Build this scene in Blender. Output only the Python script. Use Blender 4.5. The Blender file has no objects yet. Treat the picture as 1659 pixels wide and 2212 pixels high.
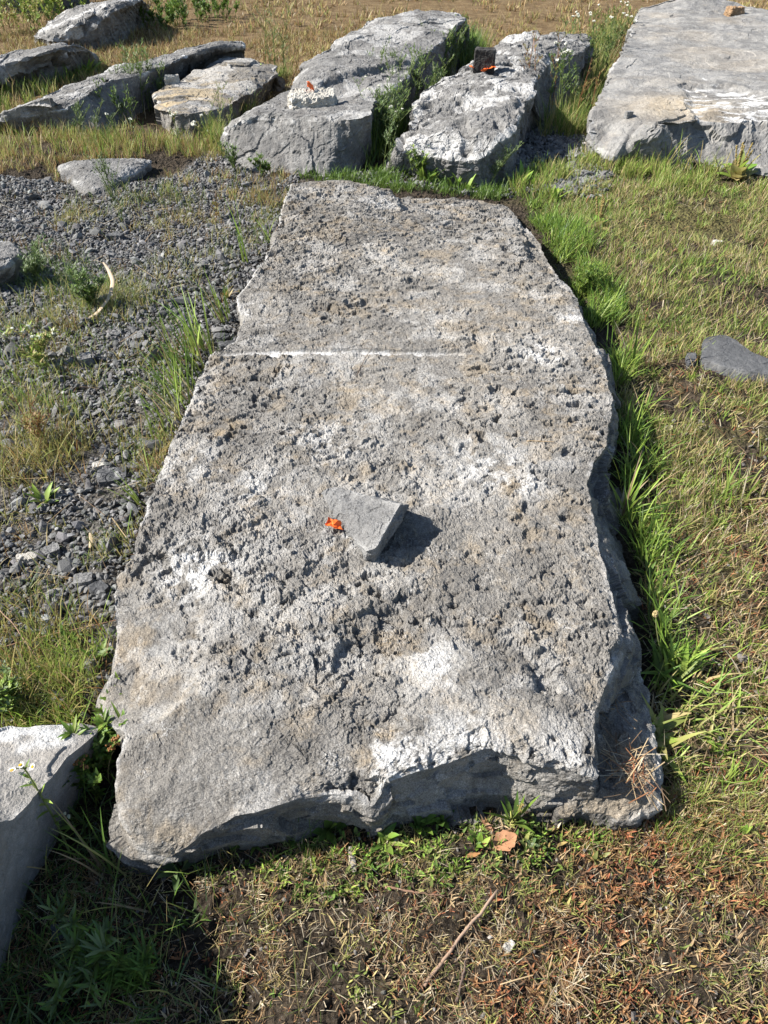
import bpy, math
import numpy as np

# ------------------------------------------------------------------ camera, world, sun, exposure
scene = bpy.context.scene
COL = scene.collection
CAMZ, PITCH, FPX = 1.55, math.radians(41.0), 1560.0        # eye height, tilt, focal length in units of a 1659 x 2212 picture
cam_data = bpy.data.cameras.new("camera")
cam = bpy.data.objects.new("camera", cam_data); COL.objects.link(cam)
cam.location = (0, 0, CAMZ); cam.rotation_euler = (math.pi/2 - PITCH, 0, 0)
cam_data.sensor_fit = 'VERTICAL'; cam_data.sensor_height = 36.0; cam_data.lens = 36.0*FPX/2212.0
cam_data.clip_start = 0.02; cam_data.clip_end = 2000
scene.camera = cam

SUN_EL, SUN_AZ = math.radians(40.0), math.radians(-91.0)    # azimuth from +Y (ahead) towards +X; the sun stands square on the left
world = bpy.data.worlds.new("World"); scene.world = world; world.use_nodes = True
nt = world.node_tree; nt.nodes.clear()
sky = nt.nodes.new('ShaderNodeTexSky'); sky.sky_type = 'NISHITA'; sky.sun_disc = False
sky.sun_elevation = SUN_EL; sky.sun_rotation = SUN_AZ; sky.air_density = 1.0; sky.dust_density = 0.6
bg = nt.nodes.new('ShaderNodeBackground'); bg.inputs['Strength'].default_value = 0.070
wo = nt.nodes.new('ShaderNodeOutputWorld')
nt.links.new(sky.outputs[0], bg.inputs[0]); nt.links.new(bg.outputs[0], wo.inputs[0])
sd = bpy.data.lights.new("sun", 'SUN'); sd.energy = 5.0; sd.angle = math.radians(0.53); sd.color = (1.0, 0.95, 0.875)
so = bpy.data.objects.new("sun", sd); COL.objects.link(so)
so.location = (-6, 1, 6)
from mathutils import Vector, Matrix
_sd = Vector((math.sin(SUN_AZ)*math.cos(SUN_EL), math.cos(SUN_AZ)*math.cos(SUN_EL), math.sin(SUN_EL)))
so.rotation_euler = _sd.to_track_quat('Z', 'Y').to_euler()
scene.view_settings.view_transform = 'Standard'; scene.view_settings.look = 'None'
scene.view_settings.exposure = 1.36; scene.view_settings.gamma = 1.0
scene.cycles.max_bounces = 6; scene.cycles.transparent_max_bounces = 4

rng = np.random.default_rng(11)

# ------------------------------------------------------------------ picture point -> world point at a known height
def U(px, py, z=0.0):
    dx, dy = (px-829.5)/FPX, (1106.0-py)/FPX
    d = np.array([dx, dy*math.sin(PITCH)+math.cos(PITCH), dy*math.cos(PITCH)-math.sin(PITCH)])
    t = (z-CAMZ)/d[2]
    return np.array([0, 0, CAMZ]) + t*d

# ------------------------------------------------------------------ noise
def _h(ix, iy, iz, seed):
    M = np.uint32
    h = (ix.astype(np.int64)*374761393 + iy.astype(np.int64)*668265263 + iz.astype(np.int64)*2147483647 + seed*974634533) & 0xFFFFFFFF
    h = h.astype(np.uint64)
    h = ((h ^ (h >> np.uint64(13)))*np.uint64(1274126177)) & np.uint64(0xFFFFFFFF)
    h = ((h ^ (h >> np.uint64(16)))*np.uint64(2246822519)) & np.uint64(0xFFFFFFFF)
    h = h ^ (h >> np.uint64(15))
    return h.astype(np.float64)/4294967296.0

def vnoise(p, f, seed=0):
    q = p*f; i = np.floor(q).astype(np.int64); u = q-i
    u = u*u*u*(u*(u*6-15)+10); r = 0
    for a in (0, 1):
        wx = u[:, 0] if a else 1-u[:, 0]
        for b in (0, 1):
            wy = u[:, 1] if b else 1-u[:, 1]
            for c in (0, 1):
                wz = u[:, 2] if c else 1-u[:, 2]
                r = r + wx*wy*wz*_h(i[:, 0]+a, i[:, 1]+b, i[:, 2]+c, seed)
    return r*2-1

def fbm(p, f, seed=0, oct=4, gain=.5):
    r, a = 0, 1.0
    for k in range(oct):
        r = r + a*vnoise(p, f*2.03**k, seed+17*k); a *= gain
    return r

def chips(p, f, seed=0, tilt=1.2):
    """broken facets: every cell of a 3-D Voronoi split has its own height and tilt; also returns distance to the cell border and a cell value"""
    q = p*f; i = np.floor(q).astype(np.int64); n = len(q)
    b1 = np.full(n, 9e9); b2 = np.full(n, 9e9); out = np.zeros(n); cid = np.zeros(n)
    for a in (-1, 0, 1):
        for b in (-1, 0, 1):
            for c in (-1, 0, 1):
                x, y, z = i[:, 0]+a, i[:, 1]+b, i[:, 2]+c
                d0 = q[:, 0]-(x+_h(x, y, z, seed+1)); d1 = q[:, 1]-(y+_h(x, y, z, seed+2)); d2 = q[:, 2]-(z+_h(x, y, z, seed+3))
                d = d0*d0+d1*d1+d2*d2
                m = d < b1
                b2 = np.where(m, b1, np.minimum(b2, d))
                if m.any():
                    r = _h(x[m], y[m], z[m], seed+4)
                    cid[m] = r
                    out[m] = (r-.5)*1.2 + tilt*((_h(x[m], y[m], z[m], seed+5)-.5)*d0[m] + (_h(x[m], y[m], z[m], seed+6)-.5)*d1[m] + (_h(x[m], y[m], z[m], seed+7)-.5)*d2[m])
                b1 = np.where(m, d, b1)
    return out, np.sqrt(b2)-np.sqrt(b1), cid

def flakes(p, f, seed, th):
    """scattered chips that stand proud of the face, each tilted its own way and broken off at its border"""
    q = p*f; i = np.floor(q[:, :2]).astype(np.int64); n = len(q); b1 = np.full(n, 9e9); b2 = np.full(n, 9e9); o = np.zeros(n); z = np.zeros(n, np.int64)
    for a in (-1, 0, 1):
        for b in (-1, 0, 1):
            x, y = i[:, 0]+a, i[:, 1]+b
            d0 = q[:, 0]-(x+_h(x, y, z, seed+1)); d1 = q[:, 1]-(y+_h(x, y, z, seed+2)); d = d0*d0+d1*d1
            m = d < b1; b2 = np.where(m, b1, np.minimum(b2, d)); b1 = np.where(m, d, b1)
            an = _h(x, y, z, seed+5)*3.2-1.6; v = (_h(x, y, z, seed+4) > th)*np.clip(.42+1.1*(np.cos(an)*d0+np.sin(an)*d1), 0, 1.2)*(.4+.8*_h(x, y, z, seed+6))
            o = np.where(m, v, o)
    return o*sstep(.0, .10, np.sqrt(b2)-np.sqrt(b1))

def sstep(a, b, x):
    t = np.clip((x-a)/(b-a), 0, 1); return t*t*(3-2*t)

def pip(xy, poly):
    x, y = xy[:, 0], xy[:, 1]; ins = np.zeros(len(x), bool); n = len(poly)
    for k in range(n):
        x1, y1 = poly[k][0], poly[k][1]; x2, y2 = poly[(k+1) % n][0], poly[(k+1) % n][1]
        if y1 == y2: continue
        c = ((y1 > y) != (y2 > y)) & (x < (x2-x1)*(y-y1)/(y2-y1)+x1)
        ins ^= c
    return ins

def polydist(xy, poly):
    """signed distance to a polygon outline, positive inside"""
    best = np.full(len(xy), 9e9); n = len(poly)
    for k in range(n):
        a = np.array(poly[k][:2]); b = np.array(poly[(k+1) % n][:2]); ab = b-a
        t = np.clip(((xy-a)@ab)/max(ab@ab, 1e-12), 0, 1)
        best = np.minimum(best, np.linalg.norm(xy-a-t[:, None]*ab, axis=1))
    return np.where(pip(xy, poly), best, -best)

# ------------------------------------------------------------------ materials
def mat(name, build, rough=.9, spec=.25):
    m = bpy.data.materials.new(name); m.use_nodes = True
    t = m.node_tree; b = t.nodes['Principled BSDF']
    b.inputs['Roughness'].default_value = rough; b.inputs['Specular IOR Level'].default_value = spec
    build(t, b); return m

class NT:
    def __init__(s, t): s.t = t; s.geo = t.nodes.new('ShaderNodeNewGeometry')
    def noise(s, scale, detail=4, rough=.55, dist=0.0, vec=None):
        n = s.t.nodes.new('ShaderNodeTexNoise'); n.inputs['Scale'].default_value = scale
        n.inputs['Detail'].default_value = detail; n.inputs['Roughness'].default_value = rough; n.inputs['Distortion'].default_value = dist
        s.t.links.new(vec or s.geo.outputs['Position'], n.inputs['Vector']); return n.outputs['Fac']
    def vor(s, scale, feature='F1', rnd=1.0):
        n = s.t.nodes.new('ShaderNodeTexVoronoi'); n.feature = feature; n.inputs['Scale'].default_value = scale
        s.t.links.new(s.geo.outputs['Position'], n.inputs['Vector']); return n.outputs['Distance']
    def ramp(s, v, a, b, lo=0.0, hi=1.0):
        n = s.t.nodes.new('ShaderNodeMapRange'); n.interpolation_type = 'SMOOTHSTEP'
        n.inputs[1].default_value = a; n.inputs[2].default_value = b; n.inputs[3].default_value = lo; n.inputs[4].default_value = hi
        s.t.links.new(v, n.inputs[0]); return n.outputs[0]
    def mth(s, op, a, b):
        n = s.t.nodes.new('ShaderNodeMath'); n.operation = op
        for k, v in ((0, a), (1, b)):
            if isinstance(v, (int, float)): n.inputs[k].default_value = v
            else: s.t.links.new(v, n.inputs[k])
        return n.outputs[0]
    def mix(s, f, a, b, mode='MIX'):
        n = s.t.nodes.new('ShaderNodeMix'); n.data_type = 'RGBA'; n.blend_type = mode
        for k, v in ((0, f), (6, a), (7, b)):
            if isinstance(v, (int, float)): n.inputs[k].default_value = v
            elif isinstance(v, tuple): n.inputs[k].default_value = (*v, 1)
            else: s.t.links.new(v, n.inputs[k])
        return n.outputs[2]
    def attr(s, name):
        n = s.t.nodes.new('ShaderNodeAttribute'); n.attribute_name = name; return n.outputs['Color']
    def sep(s, c):
        n = s.t.nodes.new('ShaderNodeSeparateColor'); s.t.links.new(c, n.inputs[0]); return n.outputs
    def bump(s, h, dist, strength=1.0, nrm=None):
        n = s.t.nodes.new('ShaderNodeBump'); n.inputs['Distance'].default_value = dist; n.inputs['Strength'].default_value = strength
        s.t.links.new(h, n.inputs['Height'])
        if nrm: s.t.links.new(nrm, n.inputs['Normal'])
        return n.outputs[0]

def rock_mat(name, lo, hi, tan, tan_amt, white_amt, bump=1.0, fleck=1.0):
    def b(t, p):
        n = NT(t); R = n.sep(n.attr('mask'))
        c = n.mix(n.ramp(n.noise(5, 7, .68, .5), .40, .60), lo, hi)
        c = n.mix(n.ramp(n.noise(35, 5, .65), .3, .7, 0, .55), c, tuple(v*.72 for v in lo))
        t1 = n.mth('MULTIPLY', n.ramp(n.noise(9, 7, .7, .6), .5, .70), n.ramp(n.noise(40, 3), .3, .7, .35, 1))
        c = n.mix(n.mth('MULTIPLY', n.mth('ADD', n.mth('MULTIPLY', t1, tan_amt), R[1]), .75), c, tan)
        # pale bruises and dust: fine flecks gathered in patches
        patch = n.ramp(n.noise(11, 8, .7, .6), .48, .70)
        fine = n.ramp(n.noise(130, 4, .7, 1.2), .47, .60)
        w = n.mth('MULTIPLY', n.mth('ADD', n.mth('MULTIPLY', patch, white_amt), n.mth('MULTIPLY', n.ramp(n.noise(60, 3, .7, 1.5), .58, .72), .35*white_amt)), fine)
        w = n.mth('MAXIMUM', w, n.mth('MULTIPLY', R[0], n.ramp(n.noise(70, 4, .7, .8), .28, .52)))
        c = n.mix(n.mth('MINIMUM', w, .9), c, (.60, .595, .58))
        sp = n.ramp(n.noise(330, 4, .8), .34, .66, 1-.40*fleck, 1+.36*fleck)
        cc = t.nodes.new('ShaderNodeCombineColor')
        for k in range(3): t.links.new(sp, cc.inputs[k])
        c = n.mix(1.0, c, cc.outputs[0], 'MULTIPLY')
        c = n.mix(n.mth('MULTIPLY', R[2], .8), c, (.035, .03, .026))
        t.links.new(c, p.inputs['Base Color'])
        h = n.mth('ADD', n.noise(140, 5, .7), n.mth('MULTIPLY', n.noise(45, 4, .65), 1.6))
        t.links.new(n.bump(h, .0065*bump), p.inputs['Normal'])
    return mat(name, b, .92, .18)

M = {}
M['slab'] = rock_mat('weathered_limestone', (.158, .149, .136), (.238, .225, .205), (.33, .25, .15), .60, .50, 1.2)
M["grey"] = rock_mat("grey_limestone", (.130, .127, .123), (.212, .207, .199), (.28, .22, .15), .12, .55, 1.1, 1.0)
M['smooth'] = rock_mat('smooth_grey_limestone', (.145, .143, .140), (.245, .239, .226), (.38, .31, .215), .30, .22, .9, .6)
M['chalky'] = rock_mat('pale_smooth_limestone', (.215, .213, .210), (.275, .271, .264), (.38, .31, .22), .25, .20, .9, .45)
M['tan'] = rock_mat('tan_limestone', (.138, .131, .121), (.205, .195, .18), (.38, .30, .185), .85, .3, 1.2, .9)
M['dark'] = rock_mat('dark_slate', (.070, .072, .076), (.105, .107, .110), (.12, .10, .08), .1, .06, .7, .6)
M['chip'] = rock_mat('fresh_grey_stone', (.165, .164, .162), (.225, .222, .217), (.3, .27, .22), .1, .30, 1.2, 1.0)
M['pale'] = rock_mat('pale_limestone', (.38, .36, .32), (.47, .45, .40), (.42, .34, .24), .3, .3, .8, .6)
M['black'] = rock_mat('black_stone', (.030, .028, .027), (.050, .047, .044), (.08, .06, .05), .1, .02, .9, .7)
M['brownstone'] = rock_mat('brown_stone', (.25, .16, .09), (.34, .23, .14), (.36, .25, .15), .5, .1, .8, .7)

def veg(t, p, trans=.35):
    n = NT(t); c = n.attr('col'); t.links.new(c, p.inputs['Base Color'])
    tr = t.nodes.new('ShaderNodeBsdfTranslucent'); t.links.new(c, tr.inputs['Color'])
    mx = t.nodes.new('ShaderNodeMixShader'); mx.inputs[0].default_value = trans
    out = next(x for x in t.nodes if x.type == 'OUTPUT_MATERIAL')
    t.links.new(p.outputs[0], mx.inputs[1]); t.links.new(tr.outputs[0], mx.inputs[2]); t.links.new(mx.outputs[0], out.inputs[0])
M['veg'] = mat('living_leaf', lambda t, p: veg(t, p, .38), .5, .35)
M['dry'] = mat('dry_plant', lambda t, p: veg(t, p, .18), .75, .2)
def stone_b(t, p):
    n = NT(t); c = n.mix(n.ramp(n.noise(160, 4, .7), .3, .7, 0, .5), n.attr('col'), (.13, .13, .128))
    t.links.new(c, p.inputs['Base Color']); t.links.new(n.bump(n.noise(260, 4, .7), .003), p.inputs['Normal'])
M['gravel'] = mat('crushed_stone', stone_b, .85, .25)
def soil_b(t, p):
    n = NT(t); R = n.sep(n.attr('mask'))
    soil = n.mix(n.ramp(n.noise(9, 5, .65), .35, .65), (.018, .014, .010), (.060, .046, .033))
    soil = n.mix(n.ramp(n.noise(90, 4, .7), .4, .7, 0, .7), soil, (.088, .070, .050))
    soil = n.mix(n.ramp(n.noise(220, 3, .7), .55, .7, 0, .5), soil, (.14, .135, .12))
    grav = n.mix(n.ramp(n.noise(120, 4, .7), .35, .65), (.070, .064, .057), (.165, .155, .140))
    dry = n.mix(n.ramp(n.noise(5, 5, .7), .35, .65), (.13, .088, .046), (.25, .185, .100))
    dry = n.mix(n.ramp(n.noise(45, 5, .75), .4, .65, 0, .8), dry, (.085, .048, .022))
    mat_ = n.mix(n.ramp(n.noise(70, 5, .75), .38, .62), (.055, .045, .022), (.17, .16, .06))
    c = n.mix(R[0], soil, grav); c = n.mix(R[1], c, dry); c = n.mix(R[2], c, mat_)
    t.links.new(c, p.inputs['Base Color'])
    h = n.mth('ADD', n.noise(60, 6, .7), n.mth('MULTIPLY', n.vor(70), .7))
    t.links.new(n.bump(h, .024), p.inputs['Normal'])
M['soil'] = mat('dry_soil', soil_b, .95, .1)
def orange_b(t, p):
    n = NT(t); c = n.mix(n.ramp(n.noise(90, 3), .35, .65), (.80, .13, .02), (.93, .19, .035)); t.links.new(c, p.inputs['Base Color'])
M['orange'] = mat('orange_ribbon', orange_b, .45, .4)

# ------------------------------------------------------------------ mesh making
def make_obj(name, V, F, m, parent=None, attr=None, vals=None, smooth=False, origin=None, fsmooth=None):
    """V (n,3) world points, F list of index arrays (tris, quads); one mesh object with its origin at its base"""
    V = np.asarray(V, float)
    if origin is None:
        origin = np.array([(V[:, 0].min()+V[:, 0].max())/2, (V[:, 1].min()+V[:, 1].max())/2, V[:, 2].min()]) if parent is None else np.zeros(3)
    if parent is not None: origin = np.array(parent.location)
    me = bpy.data.meshes.new(name)
    F = [np.asarray(f) for f in F if len(f)]
    tot = np.concatenate([np.full(len(f), f.shape[1], np.int32) for f in F]); idx = np.concatenate([f.ravel() for f in F]).astype(np.int32)
    me.vertices.add(len(V)); me.vertices.foreach_set('co', (V-origin).astype(np.float32).ravel())
    me.loops.add(len(idx)); me.loops.foreach_set('vertex_index', idx)
    me.polygons.add(len(tot)); st = np.zeros(len(tot), np.int32); st[1:] = np.cumsum(tot)[:-1]
    me.polygons.foreach_set('loop_start', st)
    me.polygons.foreach_set('use_smooth', np.full(len(tot), smooth, bool))
    me.update(calc_edges=True); me.validate()
    if attr:
        a = me.color_attributes.new(attr, 'FLOAT_COLOR', 'POINT')
        c = np.ones((len(V), 4), np.float32); c[:, :3] = vals; a.data.foreach_set('color', c.ravel())
    me.materials.append(m)
    o = bpy.data.objects.new(name, me); COL.objects.link(o)
    if parent is not None: o.parent = parent
    else: o.location = origin
    return o

def tag(o, label, cat, group=None, kind=None):
    if label: o['label'] = label
    if cat: o['category'] = cat
    if group: o['group'] = group
    if kind: o['kind'] = kind
    return o

def thing(name, loc, label, cat, group=None):
    o = bpy.data.objects.new(name, None); COL.objects.link(o); o.location = loc; o.empty_display_size = .05
    return tag(o, label, cat, group)

FOOT = []      # footprints of everything stony, to keep plants out of them

def rock(name, pts, spine, res, m, disp, k=2.0, jag=.012, bumps=(), steps=(), edge_white=.6, mask_fn=None, sink=.06, smooth_out=.02, bottom_noise=.3, foot=True, seed=0, bulge=.0, extra=None, top_fn=None, shade=False, tops=1.0):
    """pts: (top px, top py, top z[, bottom px, bottom py]) round the stone; the rim, a wall down to the ground and a top closing on a spine"""
    T, B = [], []
    cx = np.mean([U(p[0], p[1], p[2])[:2] for p in pts], axis=0)
    for p in pts:
        t = U(*p[:3]); T.append(t)
        if len(p) >= 5: b = U(p[3], p[4], p[5] if len(p) > 5 else 0.0)
        else:
            d = t[:2]-cx; d = d/max(np.linalg.norm(d), 1e-6); b = np.array([t[0]-.02*d[0], t[1]-.02*d[1], 0.0])
        B.append(b)
    return rock_w(name, np.array(T), np.array(B), [U(*s) for s in spine], res, m, disp, k, jag, bumps, steps, edge_white, mask_fn, sink, smooth_out, foot, seed, bulge, extra, top_fn, shade, tops)

def rock_w(name, T, B, spine, res, m, disp, k=2.0, jag=.012, bumps=(), steps=(), edge_white=.6, mask_fn=None, sink=.06, smooth_out=.02, foot=True, seed=0, bulge=0., extra=None, top_fn=None, shade=False, tops=1.0, parent=None):
    B = B.copy(); B[:, 2] -= sink
    if foot: FOOT.append([tuple(b[:2]) for b in B])
    Tc = np.vstack([T, T[:1]]); Bc = np.vstack([B, B[:1]])
    L = np.r_[0, np.cumsum(np.linalg.norm(np.diff(Tc, axis=0), axis=1)+1e-6)]
    N = max(24, int(L[-1]/res)); s = np.linspace(0, L[-1], N, endpoint=False)
    top = np.stack([np.interp(s, L, Tc[:, j]) for j in range(3)], 1); bot = np.stack([np.interp(s, L, Bc[:, j]) for j in range(3)], 1)
    w = int(smooth_out/res)
    if w > 0:
        ker = np.hanning(2*w+3); ker /= ker.sum()
        for A in (top, bot):
            for j in range(3):
                e = np.r_[A[-(w+1):, j], A[:, j], A[:w+1, j]]; A[:, j] = np.convolve(e, ker, 'valid')
    jn = np.stack([fbm(top*np.array([1, 1, 1]), 9, seed+3, 4, .6), fbm(top, 9, seed+5, 4, .6), .5*fbm(top, 7, seed+8, 3)], 1)*jag
    jb = np.stack([fbm(bot, 5, seed+103, 4, .5), fbm(bot, 5, seed+105, 4, .5), 0*bot[:, 0]], 1)*jag; top = top+jn*.6; bot = bot+jb
    a, b = np.array(spine[0]), np.array(spine[1]); ab = (b-a)[:2]
    tt = np.clip(((top[:, :2]-a[:2])@ab)/max(ab@ab, 1e-9), 0, 1)
    def csm(A, win):
        ww_ = int(min(win/res, N//3)); kk = np.hanning(2*ww_+3); kk /= kk.sum(); A2 = A.reshape(N, -1)
        return np.stack([np.convolve(np.r_[A2[-(ww_+1):, j_], A2[:, j_], A2[:ww_+1, j_]], kk, 'valid') for j_ in range(A2.shape[1])], 1).reshape(A.shape)
    tt = csm(tt, .16*L[-1]*.25)
    top_s = csm(top, .035*L[-1])
    inn = a+tt[:, None]*(b-a)
    half = np.linalg.norm(top[:, :2]-inn[:, :2], axis=1).max()
    nr = max(4, int(half/res)); nw = max(3, int((top[:, 2]-bot[:, 2]).max()/res))
    rows = []
    for j in range(nw):
        f = j/nw; r = bot+(top-bot)*f
        if bulge:
            o = (bot-np.array([*bot.mean(0)])); o[:, 2] = 0; o /= np.linalg.norm(o, axis=1)[:, None]+1e-9
            r = r+o*bulge*math.sin(math.pi*f)
        rows.append(r)
    for j in range(nr+1):
        t = j/nr; f_ = sstep(0, .3, np.array(t)); ot = top+(top_s-top)*f_; r = ot+(inn-ot)*t
        r[:, 2] = inn[:, 2]+(ot[:, 2]-inn[:, 2])*(1-t)**k
        rows.append(r)
    G = np.array(rows); R = len(rows)
    istop = np.zeros((R, N)); istop[nw:] = 1
    lift = np.ones((R, N)); lift[:nw] = (np.arange(nw)/nw)[:, None]; lift = lift.ravel()
    tcoord = np.zeros((R, N)); tcoord[nw:] = np.linspace(0, 1, nr+1)[:, None]
    edge = np.exp(-(((np.arange(R)-nw)[:, None]*np.ones((1, N)))*res/.022)**2)
    P = G.reshape(-1, 3).copy(); topm = istop.ravel()
    if top_fn is not None: P[:, 2] += top_fn(P)*lift
    for (x, y, r, dz) in bumps:
        d = ((P[:, 0]-x)**2+(P[:, 1]-y)**2)/(r*r); P[:, 2] += dz*np.exp(-d)*lift
    for (poly, dz, soft) in steps:
        wob = P[:, :2]+.02*np.stack([fbm(P, 12, 71, 3), fbm(P, 12, 77, 3)], 1)
        P[:, 2] += dz*sstep(-soft, soft, polydist(wob, poly))*lift
    G = P.reshape(R, N, 3)
    du = np.roll(G, -1, 1)-np.roll(G, 1, 1); dv = np.gradient(G, axis=0)
    n = np.cross(du, dv).reshape(-1, 3); ln = np.linalg.norm(n, axis=1)
    c0 = G.mean((0, 1))
    # orient outwards / up
    n[ln < 1e-9] = (0, 0, 1); n /= np.linalg.norm(n, axis=1)[:, None]
    if (n[(nw+nr//2)*N:(nw+nr//2+1)*N, 2]).mean() < 0: n = -n; flip = True
    else: flip = False
    tb = (tcoord.ravel() > .985); n[tb] = (0, 0, 1)
    h, msk = disp(P, topm, edge.ravel(), seed)
    P2 = P+n*h[:, None]
    i = np.arange(R-1)[:, None]*N+np.arange(N)[None]; j = np.arange(R-1)[:, None]*N+(np.arange(N)[None]+1) % N
    q = np.stack([i, j, j+N, i+N], -1).reshape(-1, 4)
    if flip: q = q[:, ::-1]
    ew = edge.ravel()*edge_white*sstep(-.05, .6, fbm(P, 5, seed+40, 5, .7))
    mk = np.stack([np.clip(np.maximum(ew, msk[:, 0]), 0, 1), msk[:, 1], msk[:, 2]], 1)
    if mask_fn is not None: mk = np.clip(mask_fn(P, mk, topm), 0, 1)
    Vv, Fs = P2, [q, np.arange(N)[None, ::(1 if flip else -1)]]
    if extra is not None:
        V2, F2, m2 = extra; Fs = Fs+[f+len(Vv) for f in F2]; Vv = np.vstack([Vv, V2]); mk = np.vstack([mk, m2])
    return make_obj(name, Vv, Fs, m, parent=parent, attr='mask', vals=mk, smooth=shade)

# displacement recipes ---------------------------------------------------------
def d_boulder(P, top, edge, seed, big=.042, mid=.013, fine=.0035):
    q = P+.05*np.stack([fbm(P, 3, seed+1, 3), fbm(P, 3, seed+2, 3), fbm(P, 3, seed+3, 3)], 1)
    c1, e1, _ = chips(q*np.array([1, 1, 1.1]), 1.9, seed+11, 1.9); c2, e2, _ = chips(q, 8, seed+23, 1.5); c3, _, _ = chips(q, 24, seed+31, 1.5)
    c4, _, _ = chips(P, 62, seed+35, 1.6)
    h = .0022*c4*(fine/.006)+big*c1*(.35+.65*(1-top)) + mid*c2*(.25+.45*sstep(-.2, .5, fbm(P, 2, seed+90, 3))) + fine*c3*.85 + .024*fbm(P, 2.6, seed+50, 6, .5)
    m = np.zeros((len(P), 3)); m[:, 0] = .35*sstep(.1, .6, fbm(P, 4, seed+60, 5, .6))*top
    return h, m
def d_rough(P, top, edge, seed):
    h, m = d_boulder(P, top, edge, seed, .045, .024, .008)
    pit = vnoise(P, 9, seed+70); h = h-.045*sstep(.45, .8, pit)*top
    m[:, 0] = .55*sstep(.0, .7, fbm(P, 4.5, seed+60, 6, .7))*top
    return h, m
def d_smooth(P, top, edge, seed):
    h, m = d_boulder(P, top, edge, seed, .05, .016, .006)
    h = np.where(top > .5, .022*fbm(P, 2.2, seed+5, 5, .5)+.35*h, h)
    return h, m*.3
def d_small(P, top, edge, seed):
    c1, _, _ = chips(P, 14, seed+11, 1.2); c2, _, _ = chips(P, 45, seed+12, 1.2)
    return .008*c1+.0025*c2+.004*fbm(P, 25, seed, 4), np.zeros((len(P), 3))

# ------------------------------------------------------------------ ground sheet
GRAV = [U(*p)[:2] for p in [(-500, 345), (60, 400), (180, 400), (330, 395), (430, 350), (490, 320), (650, 380), (640, 430), (560, 640), (520, 760), (440, 900), (360, 1080), (300, 1260), (270, 1480), (150, 1560), (-500, 1600)]]
GRAV2 = [U(*p)[:2] for p in [(1090, 330), (1150, 275), (1230, 255), (1290, 330), (1330, 380), (1240, 420), (1120, 410)]]
LUSH = [U(*p)[:2] for p in [(1120, 430), (1340, 380), (2400, 380), (2700, 1000), (1800, 1500), (1450, 1650), (1380, 1250), (1300, 800), (1200, 560)]]
def gz(x, y):
    p = np.stack([np.atleast_1d(x), np.atleast_1d(y), np.zeros(np.size(x))], 1)
    return .022*fbm(p, 1.7, 401, 3) - .004
def graded(lo, mid0, mid1, hi, fine, n_out):
    core = np.arange(mid0, mid1, fine)
    a = mid0-np.geomspace(fine, mid0-lo, n_out)[::-1]; b = mid1+np.geomspace(fine, hi-mid1, n_out)
    return np.r_[a, core, b]
gx = graded(-160, -2.4, 2.8, 160, .012, 70); gy = graded(-6, .2, 5.6, 300, .012, 90)
X, Y = np.meshgrid(gx, gy); Pg = np.stack([X.ravel(), Y.ravel(), np.zeros(X.size)], 1)
near = np.exp(-np.maximum(Pg[:, 1]-6, 0)/8)
dg = polydist(Pg[:, :2]+.12*np.stack([fbm(Pg, 3, 5, 3), fbm(Pg, 3, 9, 3)], 1), GRAV); dg2 = polydist(Pg[:, :2], GRAV2)
mg = np.maximum(sstep(-.08, .1, dg), sstep(-.08, .08, dg2))
ml = sstep(-.15, .25, polydist(Pg[:, :2]+.15*np.stack([fbm(Pg, 2, 15, 3), fbm(Pg, 2, 19, 3)], 1), LUSH))*sstep(-.5, .1, fbm(Pg, 2.2, 91, 4))
md = np.clip(sstep(5.5, 7.5, Pg[:, 1]+.6*fbm(Pg, 1, 66, 3)), 0, 1)*(1-mg)
cl, _, _ = chips(Pg, 45, 77, 1.5)
Pg[:, 2] = gz(Pg[:, 0], Pg[:, 1]) + near*(.007*fbm(Pg, 22, 33, 3)+.0075*cl*(1-md))
ny, nx = X.shape; ii = (np.arange(ny-1)[:, None]*nx+np.arange(nx-1)[None]).ravel()
ground = make_obj('ground', Pg, [np.stack([ii, ii+1, ii+nx+1, ii+nx], 1)], M['soil'], attr='mask', vals=np.stack([mg, md, ml*.8], 1), smooth=False, origin=np.zeros(3))
tag(ground, 'dark dry soil and thin turf under the quarried stones', 'ground', kind='structure')

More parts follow.
